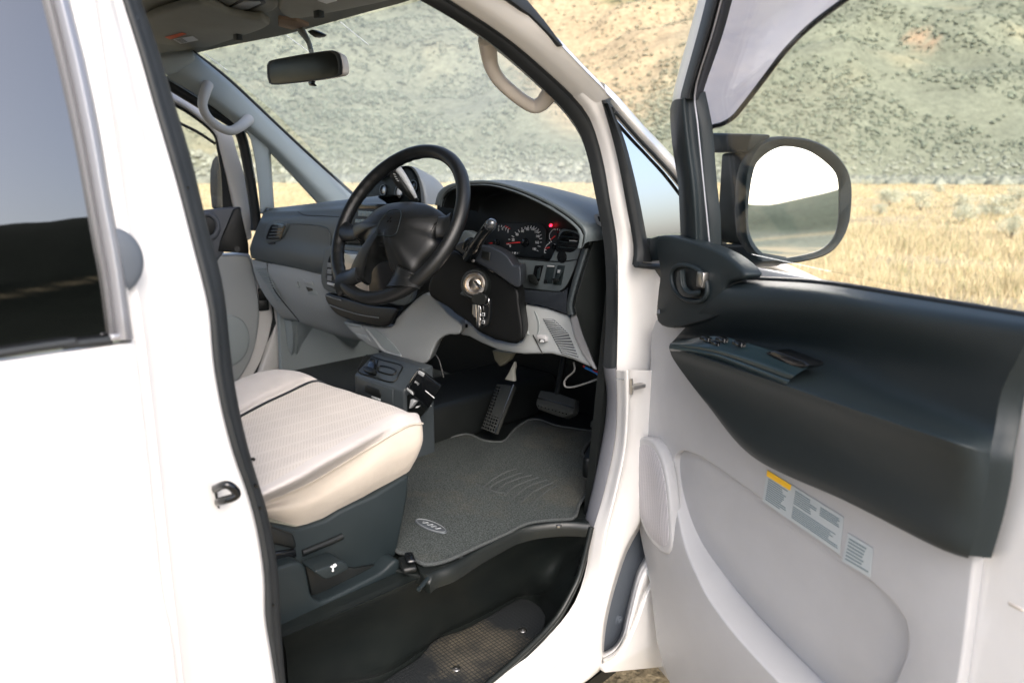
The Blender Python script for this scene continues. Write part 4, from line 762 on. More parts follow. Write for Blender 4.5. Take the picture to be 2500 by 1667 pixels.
gp_ = Z(z7(1650, 1150), .607); vd = n.new('ShaderNodeVectorMath'); vd.operation = 'DISTANCE'; l.new(tc.outputs['Object'], vd.inputs[0]); vd.inputs[1].default_value = gp_
mm_ = n.new('ShaderNodeMapRange'); mm_.inputs[1].default_value = .06; mm_.inputs[2].default_value = .17; mm_.inputs[3].default_value = .24; mm_.inputs[4].default_value = -.08; l.new(vd.outputs['Value'], mm_.inputs[0])
ad = n.new('ShaderNodeMath'); ad.operation = 'ADD'; l.new(no.outputs[0], ad.inputs[0]); l.new(mm_.outputs[0], ad.inputs[1]); l.new(ad.outputs[0], mr.inputs[0])
mu = n.new('ShaderNodeMath'); mu.operation = 'MULTIPLY'; l.new(mr.outputs[0], mu.inputs[0]); l.new(br.outputs['Color'], mu.inputs[1])
mx = n.new('ShaderNodeMix'); mx.data_type = 'RGBA'; mx.inputs[6].default_value = (.012, .015, .017, 1); mx.inputs[7].default_value = (.20, .17, .115, 1); l.new(mu.outputs[0], mx.inputs[0]); l.new(mx.outputs[2], b.inputs['Base Color'])
bp = n.new('ShaderNodeBump'); bp.inputs['Strength'].default_value = .8; bp.inputs['Distance'].default_value = .002; l.new(br.outputs['Color'], bp.inputs['Height']); l.new(bp.outputs[0], b.inputs['Normal']); MATS['tread_grid'] = tm
td = slab('step_tread', arc([Z(z7(*p), .607) for p in ((1030, 1420), (1180, 1285), (1330, 1185), (1415, 1090), (1560, 1040), (1700, 965), (1840, 885), (1900, 880), (1985, 945), (1975, 1040), (1900, 1140), (1760, 1250), (1600, 1360), (1400, 1470), (1180, 1560))], 60, True), (0, 0, -.008), 'tread_grid', sw_, .003)
for p in ((1874, 1042), (1526, 1242)): lathe('screw', Z(z7(*p), .608), (0, 0, 1), ((0, .0035), (.003, .0035), (.0035, .002), (.007, .0015), (.0085, 0), (.0085, -.002)), 'steel', sw_, 16)
for p in ((1548, 662), (2060, 492), (1468, 706)): lathe('ledge_clip', Z(z7(*p), .846), (0, 0, 1), ((0, .002), (.005, .0015), (.007, 0), (.007, -.004)), 'steel' if p[0] != 1468 else 'step_black', sw_, 14)
# raised ledge between mat and step
lg_o = [Z(z7(*p), .842) for p in ((1338, 762), (1380, 800), (1420, 772), (1520, 735), (1650, 652), (1760, 590), (1860, 540), (1980, 515), (2110, 505), (2226, 512))]; lg_i = [Z(z7(*p), .846) for p in ((1320, 700), (1350, 715), (1400, 708), (1500, 670), (1640, 612), (1760, 555), (1860, 500), (1960, 478), (2090, 465), (2195, 455))]
shell('step_ledge', [[q + V((0, 0, -.02)) for q in lg_o], lg_o, [a.lerp(b, .25) + V((0, 0, .008)) for a, b in zip(lg_o, lg_i)], [a.lerp(b, .6) + V((0, 0, .003)) for a, b in zip(lg_o, lg_i)], lg_i], 'step_black', sw_, None, nu=40, nv=12, sharp=80)
tube('ledge_notch', [Z(z7(*p), .852) for p in ((1330, 830), (1352, 805), (1378, 772))], .004, 'trim_dark', sw_, n=8, seg=8)
box('seat_rail_end', Z(z7(1285, 664), .862), (.015, -.008, 0), (.004, .007, 0), (0, 0, .004), 'gloss_black', van, .004)
box('seat_rail_end', Z(z7(1270, 700), .846), (.022, -.01, 0), (.006, .012, 0), (0, 0, .006), 'trim_black', van, .005)
# ---------------------------------------------------------------- driver seat
def perf(name, base, dots):
    m = bpy.data.materials.new(name); m.use_nodes = True; n = m.node_tree.nodes; l = m.node_tree.links; b = n['Principled BSDF']; b.inputs['Roughness'].default_value = .85; b.inputs['Sheen Weight'].default_value = .2; b.inputs['Specular IOR Level'].default_value = .2
    tc = n.new('ShaderNodeTexCoord'); sp = n.new('ShaderNodeSeparateXYZ'); l.new(tc.outputs['Object'], sp.inputs[0])
    def M(op, a, bb=None, c=None):
        q = n.new('ShaderNodeMath'); q.operation = op
        for i, v in enumerate((a, bb, c)):
            if v is None: continue
            if isinstance(v, (int, float)): q.inputs[i].default_value = v
            else: l.new(v, q.inputs[i])
        return q.outputs[0]
    no = n.new('ShaderNodeTexNoise'); no.inputs['Scale'].default_value = 14; no.inputs['Detail'].default_value = 6; l.new(tc.outputs['Object'], no.inputs['Vector'])
    mx = n.new('ShaderNodeMix'); mx.data_type = 'RGBA'; mx.inputs[6].default_value = (*[c * 1.05 for c in base], 1); mx.inputs[7].default_value = (*[c * .88 for c in base], 1); l.new(no.outputs[0], mx.inputs[0]); colr = mx.outputs[2]; hgt = None
    if dots:
        fx = M('FRACT', M('DIVIDE', sp.outputs[0], .0047)); row = M('FLOOR', M('DIVIDE', sp.outputs[0], .0047)); fy = M('FRACT', M('ADD', M('DIVIDE', sp.outputs[1], .0056), M('MULTIPLY', row, .5)))
        dx = M('SUBTRACT', fx, .5); dy = M('MULTIPLY', M('SUBTRACT', fy, .5), 1.15); rad = M('SQRT', M('ADD', M('MULTIPLY', dx, dx), M('MULTIPLY', dy, dy)))
        dot = M('LESS_THAN', rad, .25); band = M('GREATER_THAN', M('FRACT', M('DIVIDE', sp.outputs[0], .0470)), .2); dm = M('MULTIPLY', dot, band)
        m3 = n.new('ShaderNodeMix'); m3.data_type = 'RGBA'; l.new(M('MULTIPLY', dm, .5), m3.inputs[0]); l.new(colr, m3.inputs[6]); m3.inputs[7].default_value = (.20, .15, .12, 1); colr = m3.outputs[2]; hgt = dm
    l.new(colr, b.inputs['Base Color'])
    t = n.new('ShaderNodeTexNoise'); t.inputs['Scale'].default_value = 1500; l.new(tc.outputs['Object'], t.inputs['Vector']); h = t.outputs[0]
    if hgt: h = M('SUBTRACT', M('MULTIPLY', h, .4), hgt)
    t2 = n.new('ShaderNodeTexNoise'); t2.inputs['Scale'].default_value = 9; t2.inputs['Detail'].default_value = 3; l.new(tc.outputs['Object'], t2.inputs['Vector'])
    bp = n.new('ShaderNodeBump'); bp.inputs['Strength'].default_value = .5; bp.inputs['Distance'].default_value = .0012; l.new(h, bp.inputs['Height'])
    b2_ = n.new('ShaderNodeBump'); b2_.inputs['Strength'].default_value = .35; b2_.inputs['Distance'].default_value = .02; l.new(t2.outputs[0], b2_.inputs['Height']); l.new(bp.outputs[0], b2_.inputs['Normal']); l.new(b2_.outputs[0], b.inputs['Normal'])
    MATS[name] = m
perf('cloth_dots', (.58, .535, .49), True); perf('cloth_plain', (.54, .505, .48), False); perf('cloth_cream', (.51, .455, .385), False)
def S6(pts, ax, v): return [(X if ax == 'x' else Z)(z6(*p), v) for p in pts]
rows = {'bot': S6(((1106, 870), (900, 984), (650, 1124), (560, 1165), (440, 1207), (255, 1150), (100, 1095)), 'x', .600),
        'mid2': S6(((1150, 790), (970, 890), (740, 1020), (600, 1090), (450, 1140), (252, 1130), (100, 1110)), 'x', .618),
        'mid': S6(((1184, 690), (1010, 770), (790, 900), (640, 985), (480, 1060), (250, 1100), (100, 1110)), 'x', .626),
        'seam': S6(((1184, 582), (1085, 602), (850, 738), (680, 840), (500, 944), (240, 1060), (80, 1120)), 'x', .615),
        'edge': S6(((1150, 520), (1000, 592), (760, 735), (600, 825), (440, 920), (230, 1020), (80, 1090)), 'z', 1.098),
        'B1': S6(((1066, 500), (900, 575), (650, 718), (520, 790), (400, 864), (220, 964), (80, 1040)), 'z', 1.106), 'C1': S6(((910, 440), (760, 520), (540, 645), (430, 705), (320, 770), (150, 860), (60, 910)), 'z', 1.100),
        'C2': S6(((740, 384), (610, 440), (420, 545), (330, 590), (230, 640), (110, 705), (40, 745)), 'z', 1.098), 'P': S6(((572, 327), (505, 336), (385, 393), (300, 432), (225, 468), (90, 540), (-20, 600)), 'z', 1.097),
        'L0': S6(((560, 318), (490, 300), (370, 330), (290, 365), (190, 410), (70, 480), (-40, 540)), 'z', 1.114), 'L1': S6(((545, 313), (455, 268), (335, 253), (250, 264), (180, 284), (45, 345), (-70, 420)), 'z', 1.118)}
for k_, zs in (('L0', (1.097, 1.106)), ('L1', (1.096, 1.108))):
    for i_, z_ in enumerate(zs): rows[k_][i_] = CAM + (rows[k_][i_] - CAM) * ((CAM.z - z_) / (CAM.z - rows[k_][i_].z))
def front(r, n_, dx=0): 
    p = r[0]; return [p + V((dx * 2, .018, -.16)), p + V((dx, .026, -.07)), p + V((dx * .4, .018, -.018))] + r
order = ['bot', 'mid2', 'mid', 'seam', 'edge', 'B1', 'C1', 'C2', 'P', 'L0', 'L1']
R_all = []
for k in order:
    r = rows[k]
    if k in ('bot', 'mid2', 'mid', 'seam'): h_ = {'bot': .0, 'mid2': -.02, 'mid': -.05, 'seam': -.09}[k]; p = r[0]; R_all.append([p + V((-.12, .030, h_ * .7 - .03)), p + V((-.07, .026, h_ * .4 - .01)), p + V((-.025, .014, h_ * .15))] + r)
    else: R_all.append(front(r, 0, -.07 if k == 'edge' else -.02 if k == 'B1' else 0))
q = R_all[-1]; R_all.append([p + V((-.05, 0, -.03)) for p in q]); R_all.append([p + V((-.07, 0, -.15)) for p in q])
NU, per = 46, 4
smp = [arc(r, NU) for r in R_all]; NV = (len(smp) - 1) * per + 1
colsv = [cr([r[i] for r in smp], NV) for i in range(NU)]
bm = bmesh.new(); G = [[bm.verts.new(colsv[i][j]) for i in range(NU)] for j in range(NV)]
for j in range(NV - 1):
    s = j // per; mi = 2 if s < 3 else (1 if s < 5 else (0 if s < 8 else 1))
    for i in range(NU - 1): f = bm.faces.new((G[j][i], G[j][i + 1], G[j + 1][i + 1], G[j + 1][i])); f.material_index = mi
bmesh.ops.recalc_face_normals(bm, faces=bm.faces); me = bpy.data.meshes.new('driver_seat'); bm.to_mesh(me); bm.free()
for p in me.polygons: p.use_smooth = True
seat = link('driver_seat', me, 'cloth_dots', van); me.materials.append(MATS['cloth_plain']); me.materials.append(MATS['cloth_cream'])
part(seat, 'cream cloth driver seat cushion on a dark plastic pedestal')
tube('piping', [p + V((0, 0, .0015)) for p in smp[8][6:]], .0028, 'rubber', seat, seg=8)
tube('seam', [p + V((.002, 0, .0015)) for p in smp[3][4:]], .0022, 'cloth_cream', seat, seg=6)
wr = [((1, 300), 0)]
slab('cushion_underside', S6(((250, 1125), (440, 1195), (600, 1150), (560, 1180), (440, 1225), (240, 1175)), 'x', .604), (-.03, 0, 0), mat('felt', (.16, .16, .13), .95, bump=(500, .6, .002)), seat, .002)
ped = slab('seat_pedestal', [X(z7(*p), .612) for p in ((480, 470), (560, 485), (700, 512), (760, 497), (850, 467), (920, 422), (1100, 340), (1285, 228), (1275, 350), (1250, 480), (1214, 660), (1000, 760), (800, 850), (500, 930))], (-.38, 0, 0), 'trim_dark', seat, .007, 3)
flg = slab('pedestal_base', arc([X(z7(*p), .645) for p in ((470, 750), (600, 715), (690, 690), (735, 702), (752, 760), (768, 850), (792, 884), (845, 886), (1000, 812), (1140, 738), (1200, 682), (1226, 672), (1244, 702), (1234, 738), (1205, 766), (1000, 868), (840, 942), (620, 1062), (470, 1120))], 70, True), (-.06, 0, 0), 'trim_dark', seat, .012, 3)
slab('lever_recess', [X(z7(*p), .618) for p in ((735, 690), (1000, 720), (1180, 690), (1190, 730), (1000, 830), (840, 900), (780, 890))], (-.01, 0, 0), 'trim_black', seat, .002)
lv = slab('recline_lever', [X(z7(*p), .672) for p in ((788, 742), (800, 730), (930, 682), (955, 692), (966, 718), (955, 732), (880, 768), (845, 778), (830, 770))], (-.045, 0, 0), 'trim_dark', seat, .004, 3)
slab('lever_icon', [X(z7(*p), .6735) for p in ((868, 712), (880, 705), (900, 712), (886, 716), (888, 735), (878, 738), (880, 718))], (-.0006, 0, 0), 'white_ink', lv, 0)
cyl('lever_icon', X(z7(893, 704), .6735), X(z7(893, 704), .6728), .0028, 'white_ink', lv, seg=8)
tube('pedestal_groove', [X(z7(*p), .613) for p in ((722, 640), (800, 608), (880, 575), (930, 552))], .006, 'trim_black', seat, n=8, seg=8)
slab('pedestal_slot', [X(z7(*p), .620) for p in ((540, 495), (680, 545), (695, 600), (690, 622), (560, 590))], (-.01, 0, 0), 'trim_black', seat, .004)
slab('pedestal_slot', [X(z7(*p), .618) for p in ((570, 640), (690, 620), (698, 660), (590, 700))], (-.01, 0, 0), 'gloss_black', seat, .003)
# seat back stump behind the pillar keeps the rear of the cabin dark
shell('seat_back', [[V((x, y, z)) for x in (.08, .2, .45, .6)] for y, z in ((-.70, 1.05), (-.74, 1.3), (-.85, 1.65), (-.88, 1.75))], 'cloth_cream', seat, (0, -.12, 0), nu=10, nv=10, bevel=.02)
# ---------------------------------------------------------------- floor mat (loose)
matroot = bpy.data.objects.new('floor_mat', None); COL.objects.link(matroot); matroot.location = (0, 0, 0)
tag(matroot, 'dusty dark grey carpet floor mat lying in the driver footwell', 'floor mat')
ml = arc([Z(z6(*p), .852) for p in ((1110, 700), (1330, 668), (1450, 642), (1500, 652), (1560, 680), (1640, 690), (1690, 680), (1750, 612), (1830, 558), (1900, 555), (2000, 590), (2130, 612), (2245, 636), (2180, 715), (2165, 775), (2250, 800), (2225, 900), (2190, 1000), (2140, 1060), (2110, 1142), (2030, 1156), (1900, 1164), (1800, 1188), (1700, 1240), (1500, 1330), (1350, 1398), (1222, 1428), (1150, 1398), (1100, 1360), (1020, 1310), (1060, 1000))], 130, True)
cm = bpy.data.materials.new('mat_carpet'); cm.use_nodes = True; n = cm.node_tree.nodes; l = cm.node_tree.links; b = n['Principled BSDF']; b.inputs['Roughness'].default_value = .95; b.inputs['Specular IOR Level'].default_value = .1
tc = n.new('ShaderNodeTexCoord')
def nz(s, d=6, r=.7):
    t = n.new('ShaderNodeTexNoise'); t.inputs['Scale'].default_value = s; t.inputs['Detail'].default_value = d; t.inputs['Roughness'].default_value = r; l.new(tc.outputs['Object'], t.inputs['Vector']); return t.outputs[0]
def mxc(f, a, c):
    q = n.new('ShaderNodeMix'); q.data_type = 'RGBA'
    for i, v in ((6, a), (7, c)):
        if isinstance(v, tuple): q.inputs[i].default_value = (*v, 1)
        else: l.new(v, q.inputs[i])
    l.new(f, q.inputs[0]); return q.outputs[2]
def rng_(f, a, c, lo=0, hi=1):
    q = n.new('ShaderNodeMapRange'); q.inputs[1].default_value = a; q.inputs[2].default_value = c; q.inputs[3].default_value = lo; q.inputs[4].default_value = hi; l.new(f, q.inputs[0]); return q.outputs[0]
fib = mxc(rng_(nz(330, 4), .36, .64), (.026, .032, .032), (.105, .118, .114))
l.new(mxc(rng_(nz(5, 8), .48, .76, 0, .5), fib, (.14, .12, .085)), b.inputs['Base Color'])
bp = n.new('ShaderNodeBump'); bp.inputs['Strength'].default_value = 1; bp.inputs['Distance'].default_value = .004; l.new(nz(420, 3), bp.inputs['Height']); l.new(bp.outputs[0], b.inputs['Normal']); MATS['mat_carpet'] = cm
mt = slab('carpet', ml, (0, 0, -.008), 'mat_carpet', matroot, .002)
tube('binding', [q + V((0, 0, -.001)) for q in ml], .0042, 'carpet', matroot, seg=8, closed=True)
bc = Z(z6(1243, 1194), .854); bx = Z(z6(1336, 1236), .854) - bc; by_ = Z(z6(1266, 1172), .854) - bc; by_ = by_ - bx * (by_.dot(bx) / bx.dot(bx))
bd = slab('badge', ell(bc, bx, by_, 36), (0, 0, -.002), 'label_plate', matroot, .001)
tube('badge_rim', ell(bc + V((0, 0, .0005)), bx * .9, by_ * .86, 36), .0007, 'grey_ink', bd, seg=6, closed=True)
for k, (a, c) in enumerate(((-.55, -.3), (-.25, .0), (.05, .22), (.28, .55))):
    tube('badge_letter', [bc + bx * a + by_ * .25 + UZ * .001, bc + bx * (a + c) * .5 - by_ * .3 + UZ * .001, bc + bx * c + by_ * .3 + UZ * .001], .0009, 'grey_ink', bd, n=6, seg=6)
for a in (((1520, 945), (1580, 972), (1640, 992), (1700, 1000)), ((1560, 960), (1620, 915), (1680, 880), (1760, 850)), ((1590, 975), (1640, 935), (1720, 900), (1790, 875)), ((1630, 990), (1690, 945), (1760, 915), (1850, 890)), ((1690, 1010), (1740, 965), (1800, 935), (1890, 905)), ((1740, 1030), (1790, 985), (1850, 950), (1940, 920)), ((1790, 1050), (1840, 1005), (1900, 970), (1980, 935)), ((1850, 1075), (1890, 1030), (1940, 990), (2000, 955))):
    tube('heel_pad_groove', [Z(z6(*p), .8525) for p in a], .0024, 'carpet', matroot, n=12, seg=6)

# ---------------------------------------------------------------- dashboard
def Y4(pts, y): return [Y(z4(*p), y) for p in pts]
def Y5(pts, y): return [Y(z5(*p), y) for p in pts]
def Y6(pts, y): return [Y(b6(*p), y) for p in pts]
def Y3(pts, y): return [Y(b3(*p), y) for p in pts]
def Y8(pts, y): return [Y(b8(*p), y) for p in pts]
def EX(t): return V((-.62, .78, -.08)) * t
rw = [Y4(((648, 421), (800, 404), (1000, 380), (1200, 356), (1420, 330)), .33), Y4(((640, 436), (800, 424), (1000, 412), (1200, 398), (1420, 385)), .235), Y4(((632, 462), (800, 450), (1000, 450), (1150, 450), (1400, 450)), .208), Y4(((612, 505), (790, 500), (1000, 520), (1150, 540), (1400, 560)), .197), Y4(((578, 590), (780, 605), (1000, 640), (1100, 655), (1400, 690)), .196), Y4(((552, 668), (760, 700), (980, 740), (1080, 755), (1400, 800)), .190), Y4(((556, 715), (720, 755), (880, 785), (1010, 815), (1400, 860)), .200), Y4(((572, 736), (700, 765), (850, 797), (1005, 833), (1400, 880)), .222)]
dash = shell('dashboard', [[q + V((0, .40, -.02)) for q in rw[0]]] + rw + [[q + V((0, .06, 0)) for q in rw[-1]]], 'dash_dark', van, None, nu=30, nv=54, sharp=80)
part(dash, 'dark grey dashboard top with air vents')
shell('dash_end', [[r[0] for r in rw], [r[0] + V((-.012, .03, 0)) for r in rw], [r[0] + V((-.01, .3, 0)) for r in rw]], 'dash_dark', dash, None, nu=14, nv=6)
tube('lid_seam', Y4(((860, 438), (900, 458), (1000, 463), (1130, 470)), .2035), .0014, 'trim_black', dash, n=14, seg=6)
tube('panel_edge', arc(Y4(((800, 512), (950, 520), (1040, 545), (1062, 600), (1060, 680)), .1945), 20), .0018, 'dash_dark', dash, seg=6)
vb = slab('air_vent', arc(Y4(((640, 590), (655, 525), (690, 503), (785, 506), (776, 560), (745, 612), (715, 628), (652, 636)), .1905), 36, True), (0, .012, 0), 'dash_dark', dash, .004, 3)
slab('vent_opening', arc(Y4(((652, 600), (690, 518), (772, 520), (758, 570), (738, 612), (665, 612)), .1890), 30, True), (0, .004, 0), 'gloss_black', dash, .001)
for k in range(4):
    f = (k + .5) / 4; a = V((690 - 36 * f, 524 + 82 * f, 0)); c = V((770 - 30 * f, 528 + 78 * f, 0))
    slab('vent_slat', [Y(z4(*p), .1875) for p in ((a.x + 8, a.y), (c.x - 8, c.y - 4), (c.x - 10, c.y + 3), (a.x + 4, a.y + 7))], (0, .006, 0), 'dash_dark', dash, .0005)
slab('vent_dial', Y4(((665, 635), (700, 632), (706, 640), (668, 645)), .188), (0, .006, 0), 'trim_black', dash, .001)
# glove box, light grey
gb = [Y4(((660, 764), (800, 788), (1000, 835), (1200, 880)), .215), Y4(((668, 830), (820, 870), (1003, 930), (1250, 980)), .212), Y4(((700, 920), (850, 980), (1050, 1060), (1280, 1100)), .222), Y4(((770, 1020), (900, 1080), (1090, 1130), (1300, 1170)), .245), Y4(((860, 1132), (960, 1168), (1130, 1220), (1330, 1260)), .285), Y4(((875, 1142), (970, 1180), (1130, 1232), (1330, 1275)), .33)]
glove = shell('glove_box', gb, 'dash_grey', van, None, nu=20, nv=26, sharp=80); part(glove, 'light grey glove box lid with recessed latch')
gs = [Y4(((560, 741), (600, 750), (656, 763)), .215), Y4(((580, 830), (620, 850), (664, 835)), .213), Y4(((620, 930), (660, 940), (696, 924)), .224), Y4(((690, 1035), (730, 1035), (766, 1024)), .247), Y4(((755, 1112), (810, 1125), (856, 1134)), .287)]
shell('dash_side_grille', gs, 'dash_grey', glove, (0, .02, 0), nu=8, nv=16, sharp=80)
for k in range(15):
    f = k / 14; a = V((585, 795, 0)).lerp(V((720, 1000, 0)), f); c = V((652, 800, 0)).lerp(V((752, 1000, 0)), f); yy = .2105 + (.03 * max(0, f - .45) ** 1.2)
    tube('grille_slat', [Y(z4(a.x, a.y), yy), Y(z4(c.x, c.y), yy)], .0024, 'pillar_grey', glove, seg=6)
slab('latch_recess', Y4(((882, 866), (942, 880), (985, 972), (922, 962)), .2125), (0, .004, 0), 'pillar_grey', glove, .001)
slab('latch_handle', Y4(((885, 868), (940, 881), (950, 905), (892, 895)), .208), (0, .004, 0), 'dash_grey', glove, .001)
slab('latch_shade', Y4(((905, 915), (945, 925), (950, 940), (920, 945)), .2105), (0, .001, 0), 'trim_black', glove, 0)  # shade below the latch handle, put in as a dark slab
tube('lock', ell(Y(z4(858, 900), .210), (.008, 0, 0), (0, 0, .01), 14), .0015, 'pillar_grey', glove, seg=6, closed=True)
tube('glove_seam', Y4(((658, 765), (672, 850), (705, 935), (770, 1022), (835, 1100), (862, 1135)), .213), .0018, 'trim_black', glove, n=20, seg=6)
# middle: navigation unit, radio, light grey lower centre
cs = slab('center_stack', arc(Y4(((1052, 655), (1290, 655), (1560, 690), (1560, 1020), (1300, 985), (1100, 960), (1022, 930), (1000, 870), (1012, 770)), .184), 50, True), EX(.06), 'dash_dark', van, .006, 3)
part(cs, 'dark center console stack with navigation screen')
slab('screen_frame', Y4(((1075, 672), (1530, 720), (1530, 985), (1100, 935), (1040, 905), (1030, 850), (1048, 740)), .1815), (0, .004, 0), 'gloss_black', cs, .002)
slab('nav_screen', Y4(((1128, 700), (1300, 716), (1305, 952), (1120, 880)), .1795), (0, .003, 0), 'screen', cs, .001)
for k in range(3): slab('nav_button', Y4(((1042, 760 + 42 * k), (1068, 763 + 42 * k), (1066, 793 + 42 * k), (1040, 790 + 42 * k)), .1795), (0, .003, 0), 'grey_ink', cs, .001)
slab('nav_button', Y4(((1040, 884), (1086, 896), (1082, 912), (1040, 900)), .1785), (0, .003, 0), 'sticker_white', cs, .001)
lo_ = slab('radio', arc(Y4(((1024, 962), (1110, 972), (1300, 1030), (1490, 1050), (1480, 1085), (1425, 1166), (1310, 1160), (1140, 1112), (1065, 1055)), .190), 40, True), EX(.06), 'trim_black', cs, .006, 3)
tube('radio_slot', Y4(((1050, 1028), (1150, 1065), (1260, 1095), (1370, 1112)), .1875), .0016, 'grey_ink', cs, n=12, seg=6)
tube('radio_slot', Y4(((1028, 968), (1090, 990), (1130, 1000)), .1875), .0016, 'grey_ink', cs, n=8, seg=6)
slab('climate_panel', Y4(((1195, 385), (1420, 385), (1600, 420), (1600, 660), (1080, 640), (1130, 520)), .186), EX(.05), 'trim_dark', cs, .006)
slab('air_vent', Y4(((1245, 385), (1420, 388), (1420, 420), (1235, 418)), .184), (0, .004, 0), 'gloss_black', cs, .001)
for k in range(4): slab('climate_button', Y4(((1240 + 27 * k, 430 + 2 * k), (1263 + 27 * k, 431 + 2 * k), (1260 + 27 * k, 466 + 2 * k), (1236 + 27 * k, 464 + 2 * k)), .183), (0, .004, 0), mat('button_blue', (.22, .30, .34), .35) if k == 0 else 'button_blue', cs, .001)
for k in range(2): slab('climate_button', Y4(((1222 + 36 * k, 484), (1254 + 36 * k, 486), (1250 + 36 * k, 508), (1216 + 36 * k, 506)), .183), (0, .004, 0), 'button_blue', cs, .001)
cg = slab('lower_center_panel', arc(Y5(((95, 1215), (180, 1235), (400, 1252), (440, 1190), (620, 1035), (700, 1090), (780, 1180), (850, 1226), (858, 1262), (840, 1300), (770, 1300), (705, 1335), (672, 1400), (640, 1470), (590, 1492), (530, 1488), (440, 1440), (300, 1390), (180, 1310)), .205), 60, True), EX(.08), 'dash_grey', van, .016, 4)
part(cg, 'light grey lower dashboard panel under the steering wheel')
tube('ashtray_lip', Y5(((245, 1265), (300, 1330), (350, 1395), (410, 1425), (470, 1435)), .2035), .0045, 'dash_grey', cg, n=20, seg=8)
shell('ashtray_recess', [Y5(((250, 1262), (310, 1325), (362, 1385), (420, 1412)), .2035), Y5(((300, 1262), (370, 1315), (430, 1375), (470, 1430)), .2035)], 'pillar_grey', cg, (0, .004, 0), nu=12)
slab('ashtray_lid', Y5(((100, 1215), (210, 1235), (215, 1255), (112, 1238)), .203), (0, .004, 0), 'pillar_grey', cg, .002)
slab('ashtray_lid', Y5(((175, 1290), (250, 1305), (275, 1345), (200, 1325)), .203), (0, .004, 0), 'dash_grey', cg, .002)
# pod on the dash top
pod_f = arc(Y5(((210, 450), (250, 390), (310, 325), (400, 262), (480, 232), (530, 248), (568, 310), (582, 380), (586, 455), (400, 470)), .40), 40, True)
pd_ = slab('gauge_pod', pod_f, (0, .04, 0), 'trim_dark', dash, .004)
ho_ = [Y5(((300, 322), (400, 255), (480, 224), (535, 236), (575, 300), (592, 380), (598, 462)), .385), Y5(((330, 316), (430, 248), (505, 224), (560, 236), (602, 300), (628, 380), (640, 468)), .39), Y5(((400, 318), (490, 260), (560, 240), (620, 262), (672, 310), (708, 380), (720, 474)), .47), Y5(((460, 340), (540, 285), (610, 265), (670, 290), (725, 340), (760, 400), (770, 478)), .56)]
shell('pod_hood', ho_, mat('pod_grey', (.20, .215, .23), .5, bump=(1400, .3, .0005)), pd_, None, nu=20, nv=14, sharp=80)
for (a, c, r, mm) in ((362, 378, .017, 'chrome'), (462, 392, .020, 'sticker_white'), (555, 352, .018, 'gloss_black')):  # middle face white to stand for the light inside it
    o = Y(z5(a, c), .398); lathe('dial_ring', o, (0, -1, .1), ((r * .82, .002), (r * .85, .006), (r, .006), (r * 1.06, 0)), 'gloss_black', pd_, 24); lathe('dial_face', o, (0, -1, .1), ((0, .004), (r * .5, .003), (r * .8, .001)), mm if mm != 'chrome' else 'steel', pd_, 20)
# instrument hood
ou = ((705, 475), (728, 400), (790, 350), (910, 325), (1050, 318), (1200, 345), (1380, 408), (1540, 486), (1680, 580), (1730, 640), (1720, 700))
li = ((728, 480), (742, 408), (800, 360), (915, 338), (1050, 338), (1200, 374), (1360, 440), (1510, 525), (1610, 608), (1640, 665), (1625, 745))
inn = ((735, 485), (752, 425), (805, 378), (915, 352), (1050, 352), (1195, 390), (1345, 456), (1490, 538), (1590, 618), (1618, 670), (1605, 745))
A_, B_, C_ = arc(Y5(ou, .225), 40), arc(Y5(li, .195), 40), arc(Y5(inn, .200), 40)
hood = shell('instrument_hood', [[q + V((0, .40, -.06)) for q in A_], [q + V((0, .10, -.004)) for q in A_], A_, [a.lerp(b, .5) + V((0, -.012, .004)) for a, b in zip(A_, B_)], B_, C_, [q + V((0, .11, -.004)) for q in C_]], 'dash_dark', dash, None, nu=40, nv=34, sharp=80)
shell('hood_lining', [[q + V((0, .001, -.0015)) for q in C_], [q + V((0, .10, -.012)) for q in C_], [V((q.x, .315, q.z - .02)) for q in C_]], 'trim_black', dash, None, nu=40, nv=6)
slab('hood_edge_line', [q + V((0, -.002, .0005)) for q in B_] + [q + V((0, -.002, -.001)) for q in reversed(C_)], (0, .002, 0), 'trim_black', dash, 0)
# instrument cluster
GY = .312
ip = slab('instrument_cluster', Y5(((690, 760), (700, 420), (900, 330), (1200, 360), (1500, 500), (1660, 640), (1640, 830), (1300, 850)), .320), (0, .02, 0), 'trim_black', van, 0)
part(ip, 'instrument cluster with black dials, white figures and red needles')
gd = mat('gauge_face', (.012, .016, .019), .5)
slab('dial_plate', Y6(((560, 640), (780, 600), (1000, 590), (1230, 600), (1290, 640), (1320, 700), (1310, 820), (1290, 1000), (1240, 1040), (860, 1010), (560, 930)), GY + .004), (0, .003, 0), 'gauge_face', ip, .001)
slab('dial_plate', arc(Y6(((1375, 700), (1420, 665), (1520, 680), (1500, 800), (1470, 960), (1380, 1050), (1300, 1030), (1295, 900), (1350, 800)), GY + .003), 30, True), (0, .003, 0), 'gauge_face', ip, .001)
XD = V((1, 0, 0)); ZD = V((0, .0, 1))
for s, p in (('0', (865, 893)), ('20', (902, 815)), ('40', (952, 747)), ('60', (1022, 702)), ('80', (1088, 678)), ('100', (1152, 678)), ('120', (1200, 712)), ('140', (1216, 770)), ('160', (1206, 848)), ('180', (1172, 932)), ('5', (718, 684)), ('6', (767, 672)), ('7', (808, 684)), ('8', (838, 708))):
    txt('dial_figure', s, Y(b6(*p), GY - .002), XD, ZD, .0095 if len(s) < 3 else .0085, 'white_ink', ip)
sc0 = V((1045, 850, 0))
tk = [(818, 872), (842, 806), (884, 762), (926, 716), (968, 685), (1012, 658), (1055, 645), (1095, 636), (1135, 634), (1172, 640), (1203, 655), (1230, 676), (1250, 708), (1264, 748), (1270, 795), (1268, 845), (1250, 900), (1222, 958)]
